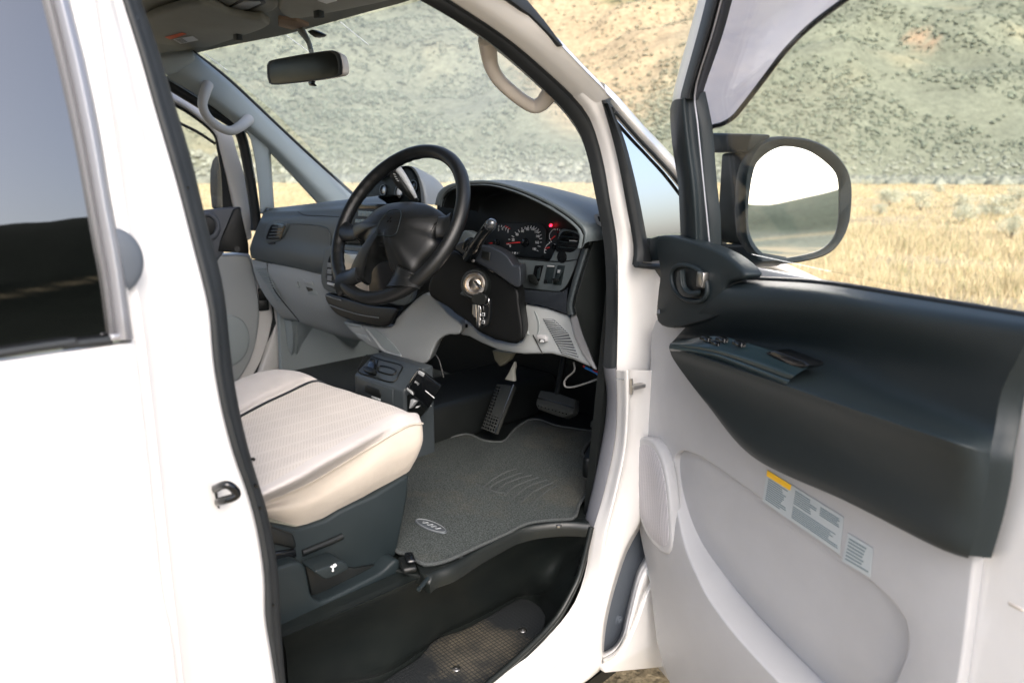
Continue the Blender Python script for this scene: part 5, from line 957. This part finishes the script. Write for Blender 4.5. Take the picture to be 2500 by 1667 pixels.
def tick(p, c, ln, w_, ma='white_ink'):
    a = V((*p, 0)); d = (c - a).normalized(); e = a + d * ln; pr = V((-d.y, d.x, 0)) * w_
    slab('dial_tick', Y6([(a - pr)[:2], (a + pr)[:2], (e + pr)[:2], (e - pr)[:2]], GY - .001), (0, .0006, 0), ma, ip, 0)
for k, p in enumerate(tk): tick(p, sc0, 34 if k % 2 == 0 else 22, 3.2)
for p in ((722, 630), (757, 628), (790, 640), (820, 655), (848, 672)): tick(p, V((690, 850, 0)), 22, 3)
for p in ((810, 636), (835, 648), (860, 665)): tick(p, V((690, 850, 0)), 12, 8, 'red_ink')
def needle(a, b, w0, name='needle'):
    a, b = V((*a, 0)), V((*b, 0)); d = (b - a).normalized(); pr = V((-d.y, d.x, 0))
    slab(name, Y6([(a - pr * w0)[:2], (b - pr * w0 * .35)[:2], (b + pr * w0 * .35)[:2], (a + pr * w0)[:2]], GY - .004), (0, .001, 0), 'red_ink', ip, 0)
needle((990, 845), (815, 860), 8); needle((1438, 764), (1378, 815), 7); needle((1364, 911), (1308, 922), 7); needle((636, 855), (594, 857), 6)
for p, r in (((1042, 850), .0105), ((678, 853), .009), ((1478, 745), .006), ((1408, 905), .006)): lathe('needle_hub', Y(b6(*p), GY - .006), (0, 1, 0), ((0, 0), (r * .7, 0), (r, .002), (r, .006)), 'gloss_black', ip, 20)
def arcline(pts, w_): tube('dial_arc', arc(Y6(pts, GY - .001), 14), w_, 'white_ink', ip, seg=5)
arcline(((1425, 676), (1390, 705), (1368, 745), (1368, 790), (1380, 812)), .0006); arcline(((1375, 850), (1335, 880), (1312, 920), (1302, 955), (1306, 985)), .0006)
for p, c in (((1432, 674), (1440, 690)), ((1468, 672), (1466, 688)), ((1500, 684), (1492, 698)), ((1382, 828), (1394, 846)), ((1362, 842), (1374, 856)), ((1424, 868), (1436, 872)), ((1304, 976), (1322, 980)), ((1306, 940), (1322, 944))): tick(p, V((*c, 0)), 18, 4)
slab('odometer', Y6(((768, 950), (985, 968), (980, 1000), (775, 985)), GY), (0, .002, 0), 'gauge_face', ip, .0005)
for k in range(6): slab('odometer_digit', Y6(((800 + 30 * k, 962 + 2.4 * k), (814 + 30 * k, 963 + 2.4 * k), (812 + 30 * k, 983 + 2.4 * k), (798 + 30 * k, 982 + 2.4 * k)), GY - .001), (0, .0006, 0), 'grey_ink' if k % 2 else 'white_ink', ip, 0)
slab('warning_lamp', arc(Y6(((1366, 640), (1372, 618), (1388, 612), (1398, 622), (1392, 642), (1378, 648)), GY - .001), 14, True), (0, .001, 0), 'red_lamp', ip, 0)
# fascia right of and below the dials
fas = slab('dash_fascia', Y5(((1090, 770), (1175, 806), (1415, 830), (1452, 760), (1478, 640), (1500, 622), (1595, 640), (1624, 690), (1606, 790), (1560, 930), (1515, 1010), (1470, 1026), (1225, 1002), (1150, 990)), .262), EX(.03), 'dash_dark', dash, .003)
tube('fascia_seam', Y5(((1215, 1000), (1450, 1026), (1490, 1018), (1530, 980), (1575, 880), (1606, 790)), .261), .0016, 'trim_black', dash, n=20, seg=6)
tube('fascia_seam', Y5(((1180, 808), (1415, 830), (1500, 832), (1590, 820)), .261), .0012, 'trim_black', dash, n=12, seg=6)
slab('air_vent', arc(Y5(((1452, 760), (1492, 646), (1580, 655), (1602, 690), (1592, 738), (1556, 772), (1500, 770)), .259), 30, True), (0, .006, 0), 'gloss_black', dash, .001)
for k in range(3): slab('vent_slat', Y5(((1490 - 8 * k, 668 + 34 * k), (1594 - 4 * k, 678 + 34 * k), (1592 - 4 * k, 684 + 34 * k), (1487 - 8 * k, 676 + 34 * k)), .256), (0, .005, 0), 'trim_dark', dash, .0005)
slab('vent_tab', Y5(((1540, 696), (1590, 699), (1588, 706), (1541, 703)), .253), (0, .003, 0), 'silver_plastic', dash, .0005)
lathe('vent_dial', Y(z5(1495, 803), .262), (0, -1, 0), ((0, .004), (.012, .003), (.014, 0)), 'gloss_black', dash, 18)
def swt(loop, y, name, ma, t=.01): return slab(name, Y5(loop, y), EX(t), ma, dash, .0015)
swt(((1322, 858), (1378, 856), (1350, 960), (1300, 955)), .2605, 'switch_recess', 'gloss_black', .003); swt(((1275, 918), (1310, 916), (1330, 940), (1345, 975), (1325, 985), (1282, 962)), .242, 'dash_switch', 'trim_black', .02); swt(((1338, 880), (1360, 870), (1350, 940), (1330, 950)), .252, 'dash_switch', 'trim_dark', .01)
swt(((1398, 855), (1452, 857), (1430, 975), (1378, 972)), .2605, 'switch_blank', 'trim_dark', .003); swt(((1400, 856), (1448, 858), (1445, 868), (1398, 866)), .258, 'switch_mark', 'silver_plastic', .003); swt(((1380, 950), (1402, 948), (1398, 970), (1378, 970)), .258, 'switch_hole', 'gloss_black', .003)
swt(((1466, 856), (1515, 858), (1490, 985), (1436, 980)), .2605, 'switch_blank', 'trim_dark', .003); swt(((1455, 878), (1495, 880), (1498, 900), (1470, 945), (1440, 945), (1462, 915)), .248, 'dash_switch', 'trim_dark', .012); swt(((1432, 940), (1475, 940), (1468, 965), (1438, 965)), .246, 'dash_switch', 'trim_black', .012); swt(((1468, 884), (1486, 885), (1480, 906), (1464, 905)), .2465, 'switch_mark', 'grey_ink', .001)
swt(((1212, 1010), (1450, 1032), (1500, 1028), (1530, 1005), (1525, 1090), (1535, 1172), (1400, 1120), (1300, 1100), (1225, 1092)), .245, 'dash_lower_band', mat('band_dark', (.022, .027, .034), .42, bump=(1500, .3, .0005)), .05)
dcn = [Y5(((1640, 690), (1612, 780), (1570, 920), (1538, 1040), (1522, 1110), (1530, 1172)), .245), Y5(((1668, 690), (1632, 790), (1590, 925), (1555, 1050), (1540, 1120), (1550, 1172)), .228), Y5(((1692, 676), (1652, 790), (1610, 925), (1575, 1050), (1562, 1120), (1572, 1172)), .232), Y5(((1705, 672), (1668, 790), (1622, 925), (1584, 1050), (1570, 1120), (1585, 1172)), .25)]
shell('dash_corner', dcn, 'dash_dark', dash, (0, .04, 0), nu=20, nv=12, sharp=80)
shell('dash_corner_top', [Y5(((1640, 690), (1668, 690), (1692, 676), (1760, 664)), .236), Y5(((1610, 600), (1690, 620), (1740, 630), (1770, 640)), .24), Y5(((1560, 500), (1690, 575), (1740, 600), (1780, 610)), .30), Y5(((1540, 488), (1640, 540), (1740, 585), (1800, 600)), .42)], 'pod_grey', dash, None, nu=14, nv=14, sharp=80)
slab('defrost_outlet', arc(Y5(((1695, 540), (1715, 528), (1760, 535), (1760, 610), (1720, 598), (1704, 575)), .232), 24, True), (0, .02, 0), 'pod_grey', dash, .003); slab('defrost_slot', Y5(((1722, 545), (1760, 550), (1760, 590), (1730, 575)), .2305), (0, .003, 0), 'gloss_black', dash, 0)
slab('dash_end_panel', [X(z5(*p), .715) for p in ((1705, 672), (1790, 660), (1800, 1510), (1720, 1520), (1640, 1330), (1590, 1175), (1575, 1120), (1588, 1050), (1625, 925), (1670, 790))], (-.02, .02, 0), 'trim_black', dash, .003)
# knee panel right
kn = slab('knee_panel', Y5(((1228, 1098), (1330, 1118), (1400, 1132), (1545, 1182), (1575, 1300), (1630, 1420), (1690, 1512), (1620, 1482), (1560, 1456), (1430, 1422), (1250, 1424), (1180, 1415), (1090, 1398), (980, 1352), (900, 1310), (850, 1302), (838, 1250), (850, 1215), (885, 1212), (925, 1248), (962, 1296), (1060, 1346), (1185, 1366), (1240, 1348), (1262, 1300), (1256, 1220)), .252), EX(.05), 'dash_grey', van, .007, 3)
part(kn, 'light grey knee panel with ribbed grille right of the steering column')
slab('end_cap', Y5(((1547, 1184), (1587, 1166), (1625, 1290), (1680, 1430), (1722, 1530), (1692, 1516), (1625, 1420), (1574, 1310)), .240), EX(.04), 'door_grey', kn, .004)
shell('knee_recess', [Y5(((1252, 1135), (1262, 1200), (1275, 1290), (1290, 1300)), .2505), Y5(((1285, 1142), (1292, 1200), (1300, 1260), (1310, 1290)), .256), Y5(((1322, 1150), (1345, 1205), (1350, 1260), (1338, 1296)), .2505)], 'pillar_grey', kn, (0, .003, 0), nu=12, nv=8)
for k in range(17):
    f = k / 16; a = V((1376, 1200, 0)).lerp(V((1490, 1412, 0)), f); c = V((1440, 1206, 0)).lerp(V((1530, 1290, 0)), min(1, f * 2)) if f < .5 else V((1530, 1290, 0)).lerp(V((1602, 1450, 0)), f * 2 - 1)
    slab('grille_slat', Y5(((a.x, a.y), (c.x, c.y), (c.x + 1, c.y + 6.5), (a.x + 2, a.y + 6.5)), .2485), (0, .005, 0), 'dash_grey', kn, .0008)
slab('grille_back', Y5(((1372, 1196), (1442, 1200), (1535, 1290), (1606, 1458), (1492, 1420)), .2515), (0, .002, 0), mat('slot_grey', (.12, .13, .14), .6), kn, 0)
hr = slab('bonnet_release', Y5(((1326, 1312), (1334, 1296), (1390, 1306), (1396, 1345), (1352, 1352), (1330, 1335)), .244), (0, .01, 0), 'door_grey', kn, .003)
slab('release_icon', Y5(((1348, 1326), (1384, 1330), (1386, 1350), (1348, 1347)), .2435), (0, .001, 0), 'gloss_black', kn, 0)
slab('release_icon', Y5(((1352, 1342), (1356, 1336), (1362, 1330), (1374, 1331), (1382, 1340), (1381, 1346), (1353, 1345)), .2428), (0, .0005, 0), 'white_ink', kn, 0)
tube('panel_seam', Y5(((1310, 1300), (1345, 1370), (1372, 1420)), .2515), .0016, 'trim_black', kn, n=8, seg=6)
slab('cover_button', Y5(((864, 1232), (890, 1234), (888, 1256), (862, 1252)), .249), (0, .004, 0), 'gloss_black', kn, .001)
# ---------------------------------------------------------------- steering column, lock, stalks
lowc = slab('steering_column', arc(Y5(((640, 1030), (700, 840), (800, 765), (940, 830), (1060, 890), (1150, 950), (1212, 1010), (1224, 1110), (1246, 1270), (1238, 1340), (1190, 1360), (1080, 1335), (965, 1285), (905, 1230), (770, 1130)), .135), 60, True), EX(.14), 'column_black', van, .02, 4)
part(lowc, 'black steering column cover with ignition lock and stalks')
slab('upper_shroud', arc(Y5(((815, 752), (860, 705), (960, 735), (1010, 730), (1090, 762), (1150, 805), (1188, 862), (1226, 862), (1228, 990), (1180, 985), (1060, 900), (940, 832)), .125), 50, True), EX(.14), 'band_dark', lowc, .016, 4)
slab('column_panel', Y5(((868, 625), (950, 662), (905, 735), (870, 765), (815, 742)), .15), EX(.1), 'dash_dark', lowc, .008)
tube('shroud_seam', Y5(((800, 766), (940, 833), (1060, 902)), .1225), .0015, 'gloss_black', lowc, n=10, seg=6)
slab('shroud_relief', Y5(((985, 760), (1035, 775), (1030, 830), (978, 810)), .1225), (0, .003, 0), 'trim_black', lowc, .002)
ic = Y(z5(945, 978), .118); IA = V((.42, -.88, .22)).normalized()
lathe('lock_surround', ic, IA, ((.0, -.02), (.036, -.02), (.034, .004), (.031, .010), (.027, .010), (.026, .004)), 'trim_black', lowc, 36)
lathe('ignition_lock', ic, IA, ((.0255, .002), (.0255, .011), (.0235, .013), (.0205, .013), (.019, .010), (.013, .009), (.0125, .012), (.011, .013), (.0, .013)), mat('brushed_ring', (.62, .56, .48), .28, metal=1), lowc, 36)
slab('lock_wedge', Y5(((868, 1010), (905, 1035), (940, 1060), (935, 1080), (840, 1040)), .128), EX(.03), 'dash_dark', lowc, .004)
# right stalk
tube('stalk', [Y(z5(*p), y) for p, y in (((905, 800), .125), ((935, 745), .10), ((965, 695), .085), ((1000, 645), .07), ((1035, 605), .06))], [.016, .0145, .0115, .0115, .0125], 'gloss_black', lowc, n=16, seg=14)
tp = Y(z5(1046, 594), .058); lathe('stalk_tip', tp, (Y(z5(1060, 575), .05) - Y(z5(1035, 605), .06)), ((.0, .012), (.006, .0105), (.0105, .005), (.012, -.004), (.012, -.01)), mat('tip_gloss', (.03, .035, .04), .08, coat=1), lowc, 24)
tube('wiper_dial', [Y(z5(*p), .10) for p in ((888, 752), (905, 720), (925, 705))], [.012, .013, .010], 'gloss_black', lowc, n=8, seg=10)
lathe('screw', Y(z5(928, 828), .118), (.3, -.9, .2), ((0, .003), (.003, .002), (.004, 0)), 'steel', lowc, 10)
# left stalk seen through the wheel
tube('stalk', [Y(z5(*p), y) for p, y in (((428, 262), .09), ((465, 310), .095), ((510, 375), .10), ((548, 425), .11), ((570, 448), .12))], [.014, .0175, .0135, .008, .006], 'trim_black', lowc, n=18, seg=12)
tube('stalk_edge', [Y(z5(*p), y) for p, y in (((452, 245), .085), ((490, 300), .09), ((535, 375), .095), ((562, 425), .105))], [.008, .0075, .006, .004], 'silver_plastic', lowc, n=14, seg=10)
for a, c in ((418, 272), (424, 288), (432, 302), (440, 314)): slab('stalk_mark', Y5(((a, c), (a + 13, c + 3), (a + 14, c + 7), (a + 1, c + 4)), .068), (0, .0005, 0), 'white_ink', lowc, 0)
# ---------------------------------------------------------------- steering wheel
WC = V((.316, .027, 1.436)); wt, wy = math.radians(31.4), math.radians(4.9)
WN = V((math.sin(wy) * math.cos(wt), -math.cos(wy) * math.cos(wt), math.sin(wt))); WX = V((math.cos(wy), math.sin(wy), 0)); WY = WN.cross(WX)
def W(p, off=0): return PL(p, WC + WN * off, WN)
def W8(pts, off): return [W(b8(*p), off) for p in pts]
nr = 160; bm = bmesh.new(); rings = []
for i in range(nr):
    a = 2 * math.pi * i / nr; d = WX * math.cos(a) + WY * math.sin(a); r = .0150
    grip = .0012 * max(0, math.sin(a * 44)) if 1.7 < a < 2.9 or 3.4 < a < 4.3 else 0
    ring_ = []
    for s in range(16):
        t = 2 * math.pi * s / 16; rr_ = r + (grip if math.cos(t) < -.2 else 0)
        ring_.append(bm.verts.new(WC + d * (.182 + rr_ * math.cos(t)) + WN * rr_ * 1.05 * math.sin(t)))
    rings.append(ring_)
for i in range(nr):
    A_, B_ = rings[i], rings[(i + 1) % nr]
    for s in range(16): bm.faces.new((A_[s], A_[(s + 1) % 16], B_[(s + 1) % 16], B_[s]))
wheel = finish(bm, 'steering_wheel', 'wheel_black', van, 0, sharp=80); part(wheel, 'black four spoke steering wheel')
# hub: domed pad grown from its outline in the wheel plane
h0 = arc(W8(((352, 800), (420, 775), (480, 730), (540, 672), (640, 628), (740, 612), (850, 612), (950, 634), (1030, 682), (1078, 745), (1040, 770), (985, 850), (996, 925), (930, 1015), (865, 1080), (812, 1160), (735, 1140), (665, 1165), (645, 1075), (575, 1030), (500, 1050), (450, 1110), (437, 1222), (335, 1150), (405, 1050), (448, 965), (452, 905), (362, 892)), .004), 120, True)
hcc = W(b8(700, 850), .004); bm = bmesh.new(); Ls = []
for f, o in ((1, -.03), (1, 0), (.985, .006), (.95, .011), (.88, .016), (.78, .022), (.66, .030), (.54, .037), (.42, .041), (.28, .0435), (.14, .0445)): Ls.append([bm.verts.new(hcc + (q - hcc) * f + WN * o) for q in h0])
for A_, B_ in zip(Ls, Ls[1:]):
    for i in range(120): bm.faces.new((A_[i], A_[(i + 1) % 120], B_[(i + 1) % 120], B_[i]))
bm.faces.new(Ls[-1]); bm.faces.new(Ls[0][::-1])
hub = finish(bm, 'horn_pad', 'wheel_black', wheel, 0, sharp=75)
sm = hub.modifiers.new('smooth', 'SMOOTH'); sm.factor = .5; sm.iterations = 6
def spoke(a, b, c, wid, name='spoke'):
    P = [W(b8(*a), .012), W(b8(*b), .006), W(b8(*c), 0)]
    tube(name, P, wid, 'wheel_black', wheel, n=12, seg=14, flat=.5, up=WN)
spoke((420, 830), (350, 845), (270, 830), [.022, .020, .026]); spoke((400, 1150), (330, 1190), (260, 1230), [.024, .024, .034]); spoke((1000, 800), (1050, 800), (1110, 790), [.026, .026, .034]); spoke((760, 1120), (745, 1180), (735, 1260), [.030, .032, .046])
for pts, o in ((((345, 802), (350, 845), (366, 890)), .015), (((332, 1145), (380, 1190), (438, 1226)), .015), (((1025, 748), (975, 775), (948, 825)), .017), (((665, 1172), (735, 1140), (808, 1165)), .018)): tube('spoke_seam', W8(pts, o), .0014, 'gloss_black', wheel, n=10, seg=6)
tube('badge_seam', arc(W8(((608, 690), (640, 670), (690, 664), (718, 690), (705, 770), (678, 848), (630, 866), (560, 862), (525, 852), (535, 810), (560, 750)), .048), 40, True), .0011, 'trim_dark', wheel, seg=6, closed=True)
# emblem: three small lozenges
e0 = W(b8(630, 745), .0485)
for k in range(3):
    a = math.radians(90 + 120 * k); d = WX * math.cos(a) + WY * math.sin(a); sd_ = WX * -math.sin(a) + WY * math.cos(a); L_ = .0075
    slab('emblem', [e0 + d * .0008, e0 + d * (L_ * .5 + .0008) + sd_ * L_ * .29, e0 + d * (L_ + .0008), e0 + d * (L_ * .5 + .0008) - sd_ * L_ * .29], -WN * .0012, 'gloss_black', wheel, 0)
txt('airbag_mark', 'SRS', W(b8(565, 912), .0465), WX, WY, .009, 'gloss_black', wheel); txt('airbag_mark', 'AIRBAG', W(b8(572, 940), .0445), WX, WY, .0065, 'gloss_black', wheel)
# ---------------------------------------------------------------- keys (hanging in the lock)
key = bpy.data.objects.new('ignition_key', None); COL.objects.link(key); tag(key, 'black bowed key in the ignition lock with silver key and remote fob hanging', 'keys')
KY = .095
slab('key_shaft', Y5(((925, 962), (935, 955), (985, 1005), (975, 1018)), KY + .002), (0, .006, 0), 'chrome', key, .001)
cyl('key_collar', Y(z5(978, 1012), KY), Y(z5(985, 1022), KY + .006), .0065, 'chrome', key, seg=14)
slab('key_bow', arc(Y5(((915, 1068), (930, 1045), (965, 1038), (998, 1045), (1010, 1065), (1000, 1095), (975, 1112), (940, 1108), (920, 1092)), KY - .004), 30, True), (0, .007, 0), 'trim_black', key, .002, 3)
slab('key_blade', Y5(((942, 1105), (968, 1108), (975, 1130), (977, 1150), (972, 1162), (977, 1178), (971, 1190), (976, 1205), (970, 1216), (973, 1235), (962, 1256), (950, 1240), (946, 1180)), KY - .001), (0, .003, 0), 'chrome', key, .0006)
slab('key_blade_groove', Y5(((955, 1112), (961, 1112), (965, 1225), (958, 1225)), KY - .0016), (0, .0008, 0), 'steel', key, 0)
slab('key_tag', Y5(((924, 1104), (940, 1106), (944, 1190), (932, 1185), (922, 1165)), KY + .002), (0, .002, 0), 'steel', key, .0006)
fb = slab('key_fob', arc(Y5(((985, 1070), (1020, 1078), (1030, 1110), (1026, 1200), (1012, 1246), (982, 1250), (970, 1200), (974, 1110)), KY + .004), 30, True), (0, .010, 0), 'gloss_black', key, .003, 3)
for c in (1170, 1218): slab('fob_button', Y5(((984, c - 12), (1002, c - 10), (1000, c + 12), (980, c + 10)), KY + .003), (0, .002, 0), 'silver_plastic', key, .0006); slab('fob_button_mark', Y5(((987, c - 7), (998, c - 6), (996, c + 7), (985, c + 6)), KY + .0025), (0, .001, 0), 'gloss_black', key, 0)
tube('key_ring', ell(Y(z5(1015, 1085), KY + .002), V((.006, 0, 0)), V((0, .003, .008)), 20), .0012, 'chrome', key, seg=6, closed=True)
# ---------------------------------------------------------------- console box, card reader, pedals
def B7(pts, y): return [Y(b7(*p), y) for p in pts]
c0, c1 = Y(b7(895, 468), .06), Y(b7(1240, 556), .06); t0_, t1_ = Y(b7(972, 300), .125), Y(b7(1292, 402), .125)
con = slab('console_box', [V((c0.x, .06, .84)), c0, V((c0.x, .125, t0_.z)), V((c0.x, .155, t0_.z)), V((c0.x, .155, .84))], (c1.x - c0.x, 0, 0), mat('console_grey', (.045, .055, .062), .42, bump=(1500, .3, .0005)), van, .006, 3)
part(con, 'small dark console box with lighter socket beside the seat')
TN = ((t0_ - c0).cross(V((1, 0, 0)))).normalized(); TN = TN if TN.dot(CAM - c0) > 0 else -TN
def TB(pts, off=0): return [PL(b7(*p), c0 + TN * off, TN) for p in pts]
tube('panel_rim', arc(TB(((985, 335), (1100, 368), (1226, 405), (1210, 460), (1168, 520), (1040, 490), (925, 447), (950, 390)), .001), 40, True), .0022, 'trim_black', con, seg=6, closed=True)
slab('lighter_socket', TB(((1010, 352), (1062, 362), (1048, 432), (985, 420)), .003), -TN * .006, 'gloss_black', con, .001); slab('socket_lid', TB(((955, 402), (1000, 410), (1045, 430), (1035, 455), (990, 452), (955, 430)), .016), -TN * .012, 'trim_black', con, .003)
tube('blank_switch', arc(TB(((1082, 408), (1180, 432), (1168, 470), (1068, 446)), .001), 24, True), .0024, 'trim_black', con, seg=6, closed=True)
slab('console_drawer', B7(((918, 488), (1165, 572), (1165, 690), (915, 590)), .0575), (0, .003, 0), 'console_grey', con, .003); slab('drawer_slot', B7(((970, 545), (985, 543), (1065, 572), (1082, 605), (1078, 635), (968, 590)), .0555), (0, .003, 0), 'trim_black', con, .002); slab('drawer_grip', B7(((1015, 618), (1075, 638), (1075, 655), (1020, 640)), .0545), (0, .003, 0), 'dash_grey', con, .001)
rd = slab('card_reader', B7(((1336, 430), (1500, 556), (1412, 704), (1250, 566)), .045), EX(.025), 'gloss_black', van, .003); part(rd, 'glossy black toll card reader beside the console')
slab('reader_edge', B7(((1334, 440), (1345, 448), (1268, 578), (1256, 566)), .0435), (0, .002, 0), 'chrome', rd, .0005); slab('reader_clip', B7(((1345, 440), (1385, 462), (1375, 485), (1338, 462)), .0425), (0, .003, 0), 'silver_plastic', rd, .001); slab('reader_clip', B7(((1262, 560), (1300, 590), (1305, 612), (1262, 578)), .0425), (0, .003, 0), 'silver_plastic', rd, .001)
rx = (Y(b7(1500, 556), .045) - Y(b7(1336, 430), .045)); ry_ = (Y(b7(1336, 430), .045) - Y(b7(1250, 566), .045)); txt('reader_text', 'ETC', Y(b7(1333, 528), .0438), rx, ry_, .0085, 'white_ink', rd)
slab('reader_slot', B7(((1393, 578), (1456, 630), (1453, 634), (1390, 582)), .0438), (0, .001, 0), 'white_ink', rd, 0); lathe('reader_led', Y(b7(1432, 686), .044), (0, -1, 0), ((0, .001), (.0018, 0)), 'silver_plastic', rd, 8)
slab('reader_bracket', B7(((1290, 640), (1325, 655), (1285, 705), (1278, 705)), .045), (0, .01, 0), 'silver_plastic', rd, .001); slab('reader_bracket', B7(((1330, 690), (1352, 684), (1338, 700), (1322, 700)), .045), (0, .004, 0), 'white_ink', rd, 0)
slab('reader_mount', B7(((1240, 580), (1400, 720), (1330, 800), (1235, 730)), .07), EX(.05), 'trim_black', van, .006)
# pedals
g0, g1, g2, g3 = Z(z6(1545, 606), .875), Z(z6(1632, 640), .875), None, None
yp = (g0.y + g1.y) / 2; g3 = Y(z6(1640, 338), yp + .13); g2 = Y(z6(1745, 348), yp + .13)
gp = slab('accelerator_pedal', [g0, g1, g2, g3], (0, .012, -.006), 'pedal_rubber', van, .002)
gu, gv = (g3 - g0), (g1 - g0); gn = gv.cross(gu).normalized(); gn = gn if gn.dot(CAM - g0) > 0 else -gn
for i in range(14):
    for j in range(5):
        c = g0 + gu * ((i + .7) / 14.8) + gv * ((j + .7) / 5.6); box('pedal_stud', c, gu * .018, gv * .055, gn * .0016, 'gloss_black', gp, 0)
tube('pedal_edge', [g1 + gn * .002, g2 + gn * .002], .0018, 'chrome', gp, seg=6)
bp0 = [Y(z6(*p), y) for p, y in (((1880, 440), .44), ((1905, 378), .47), ((2000, 395), .47), ((2112, 432), .47), ((2105, 495), .44), ((2040, 542), .42), ((1950, 520), .42), ((1885, 488), .42))]
bpd = shell('brake_pedal', [[Y(z6(*p), .475) for p in ((1905, 378), (2000, 394), (2112, 432))], [Y(z6(*p), .445) for p in ((1885, 425), (1985, 445), (2110, 485))], [Y(z6(*p), .43) for p in ((1878, 462), (1975, 485), (2095, 518))], [Y(z6(*p), .432) for p in ((1890, 490), (1970, 520), (2045, 542))]], 'pedal_rubber', van, (0, .02, -.01), nu=14, nv=12, bevel=.003)
for k in range(9):
    f = (k + .5) / 9; tube('pedal_groove', [Y(z6(1886 + 200 * f, 440 + 62 * f), .4435), Y(z6(1882 + 190 * f, 470 + 55 * f), .4285)], .0018, 'gloss_black', bpd, seg=6)
tube('pedal_groove', [Y(z6(1888, 425), .4445), Y(z6(1985, 446), .4445), Y(z6(2106, 486), .4445)], .0018, 'gloss_black', bpd, n=8, seg=6)
tube('pedal_arm', [V((bpd.data.vertices[0].co.x + .05, .47, .95)), V((.36, .56, 1.08)), V((.36, .62, 1.25))], .009, 'trim_black', van, n=8, seg=8)
slab('parking_pedal', [Y(z6(*p), .40) for p in ((2205, 560), (2285, 540), (2290, 620), (2240, 618), (2200, 600))], (0, .015, -.005), 'pedal_rubber', van, .004)
# hanging bracket, loose wires
slab('column_bracket', [Y(b3(*p), .36) for p in ((395, 1195), (585, 1225), (550, 1290), (470, 1352), (420, 1290))], (0, .02, 0), 'tan_steel', van, .003); slab('column_bracket', [Y(b3(*p), .38) for p in ((605, 1305), (612, 1340), (600, 1400), (608, 1495), (515, 1475), (560, 1400))], (0, .01, 0), mat('pale_steel', (.5, .5, .44), .5), van, .002)
tube('loose_wire', [Y(b3(*p), .30) for p in ((1178, 1310), (1185, 1390), (1110, 1460), (1088, 1505), (1105, 1545), (1180, 1545), (1300, 1510), (1420, 1465))], .0022, 'wire_grey', van, n=40, seg=6)
tube('loose_wire', [Y(b3(*p), .28) for p in ((1270, 1345), (1330, 1380), (1420, 1405), (1470, 1410))], .0022, 'wire_red', van, n=12, seg=6); tube('loose_wire', [Y(b3(*p), .28) for p in ((1290, 1360), (1390, 1410), (1430, 1445), (1480, 1480))], .003, 'wire_blue', van, n=12, seg=6); tube('loose_wire', [Y(b3(*p), .282) for p in ((1285, 1352), (1350, 1390), (1440, 1430))], .003, 'trim_black', van, n=12, seg=6)
tube('loose_wire', [Y(z6(*p), .30) for p in ((1255, 140), (1290, 190), (1305, 240), (1320, 300))], .0012, 'wire_grey', van, n=12, seg=6); cyl('tunnel_bolt', Y(z6(1495, 508), .40), Y(z6(1495, 508), .408), .008, 'trim_dark', van, seg=12)
# ---------------------------------------------------------------- rear view mirror, driver grab handle
MY = .02
mr_o = arc([Y(z1(*p), MY) for p in ((1112, 500), (1130, 470), (1180, 455), (1400, 415), (1590, 388), (1640, 395), (1672, 430), (1690, 540), (1685, 565), (1660, 585), (1450, 622), (1200, 650), (1140, 645), (1118, 610))], 50, True)
rm = slab('inside_mirror', mr_o, (.006, .030, .0), 'handle_cream', van, .008, 3, taper=.86); part(rm, 'rear view mirror hanging from the windscreen header')
mcx = sum(mr_o, V()) / len(mr_o); slab('mirror_glass', [mcx + (q - mcx) * .93 + V((-.004, -.0022, 0)) for q in mr_o], (0, .002, 0), 'mirror_dark', rm, .0005); frame('mirror_bezel', [mcx + (q - mcx) * 1.0 + V((-.002, -.0026, 0)) for q in mr_o], [mcx + (q - mcx) * .93 + V((-.004, -.0026, 0)) for q in mr_o], (0, .003, 0), 'trim_black', rm, .0004)
tube('mirror_stem', [Y(z1(1442, 395), MY + .02), Y(z1(1420, 320), .06), Y(z1(1365, 235), .10)], [.006, .0065, .010], 'pillar_grey', rm, n=10, seg=10)
slab('dip_tab', [Y(z1(*p), MY - .004) for p in ((1412, 628), (1455, 620), (1450, 640), (1470, 655), (1460, 662), (1425, 658))], (0, .008, 0), 'gloss_black', rm, .002)
slab('sensor_box', [Y(z1(*p), .14) for p in ((1405, 245), (1440, 225), (1520, 262), (1500, 280), (1462, 288))], (0, .02, 0), 'trim_black', van, .003)
dh = [((585, 300), .70), ((600, 350), .69), ((608, 420), .675), ((630, 520), .665), ((690, 620), .66), ((780, 705), .66), ((870, 775), .66), ((950, 815), .665), ((1010, 795), .68), ((1060, 735), .70), ((1085, 690), .715)]
gh2 = tube('grab_handle', [PL(z2(*p), (x, 0, 1.7), (1, 0, TUM)) for p, x in dh], [.014, .0155, .0145, .0130, .0125, .0125, .0125, .0130, .014, .0155, .014], 'handle_cream', van, n=40, seg=16); part(gh2, 'cream grab handle on the driver windscreen pillar')
sh_ = [[PL(z2(*p), (.69, 0, 1.7), (1, 0, TUM)) for p in ((0, -60), (300, 130), (560, 310), (820, 520), (1060, 740), (1200, 890), (1300, 1040), (1365, 1220), (1405, 1400), (1440, 1560))], [PL(z2(*p), (.715, 0, 1.7), (1, 0, TUM)) for p in ((40, -60), (330, 130), (590, 310), (850, 520), (1090, 740), (1230, 890), (1330, 1040), (1395, 1220), (1435, 1400), (1470, 1560))]]
shell('driver_pillar_trim', sh_, 'pillar_grey', van, (-.005, .03, 0), nu=30, bevel=.003)
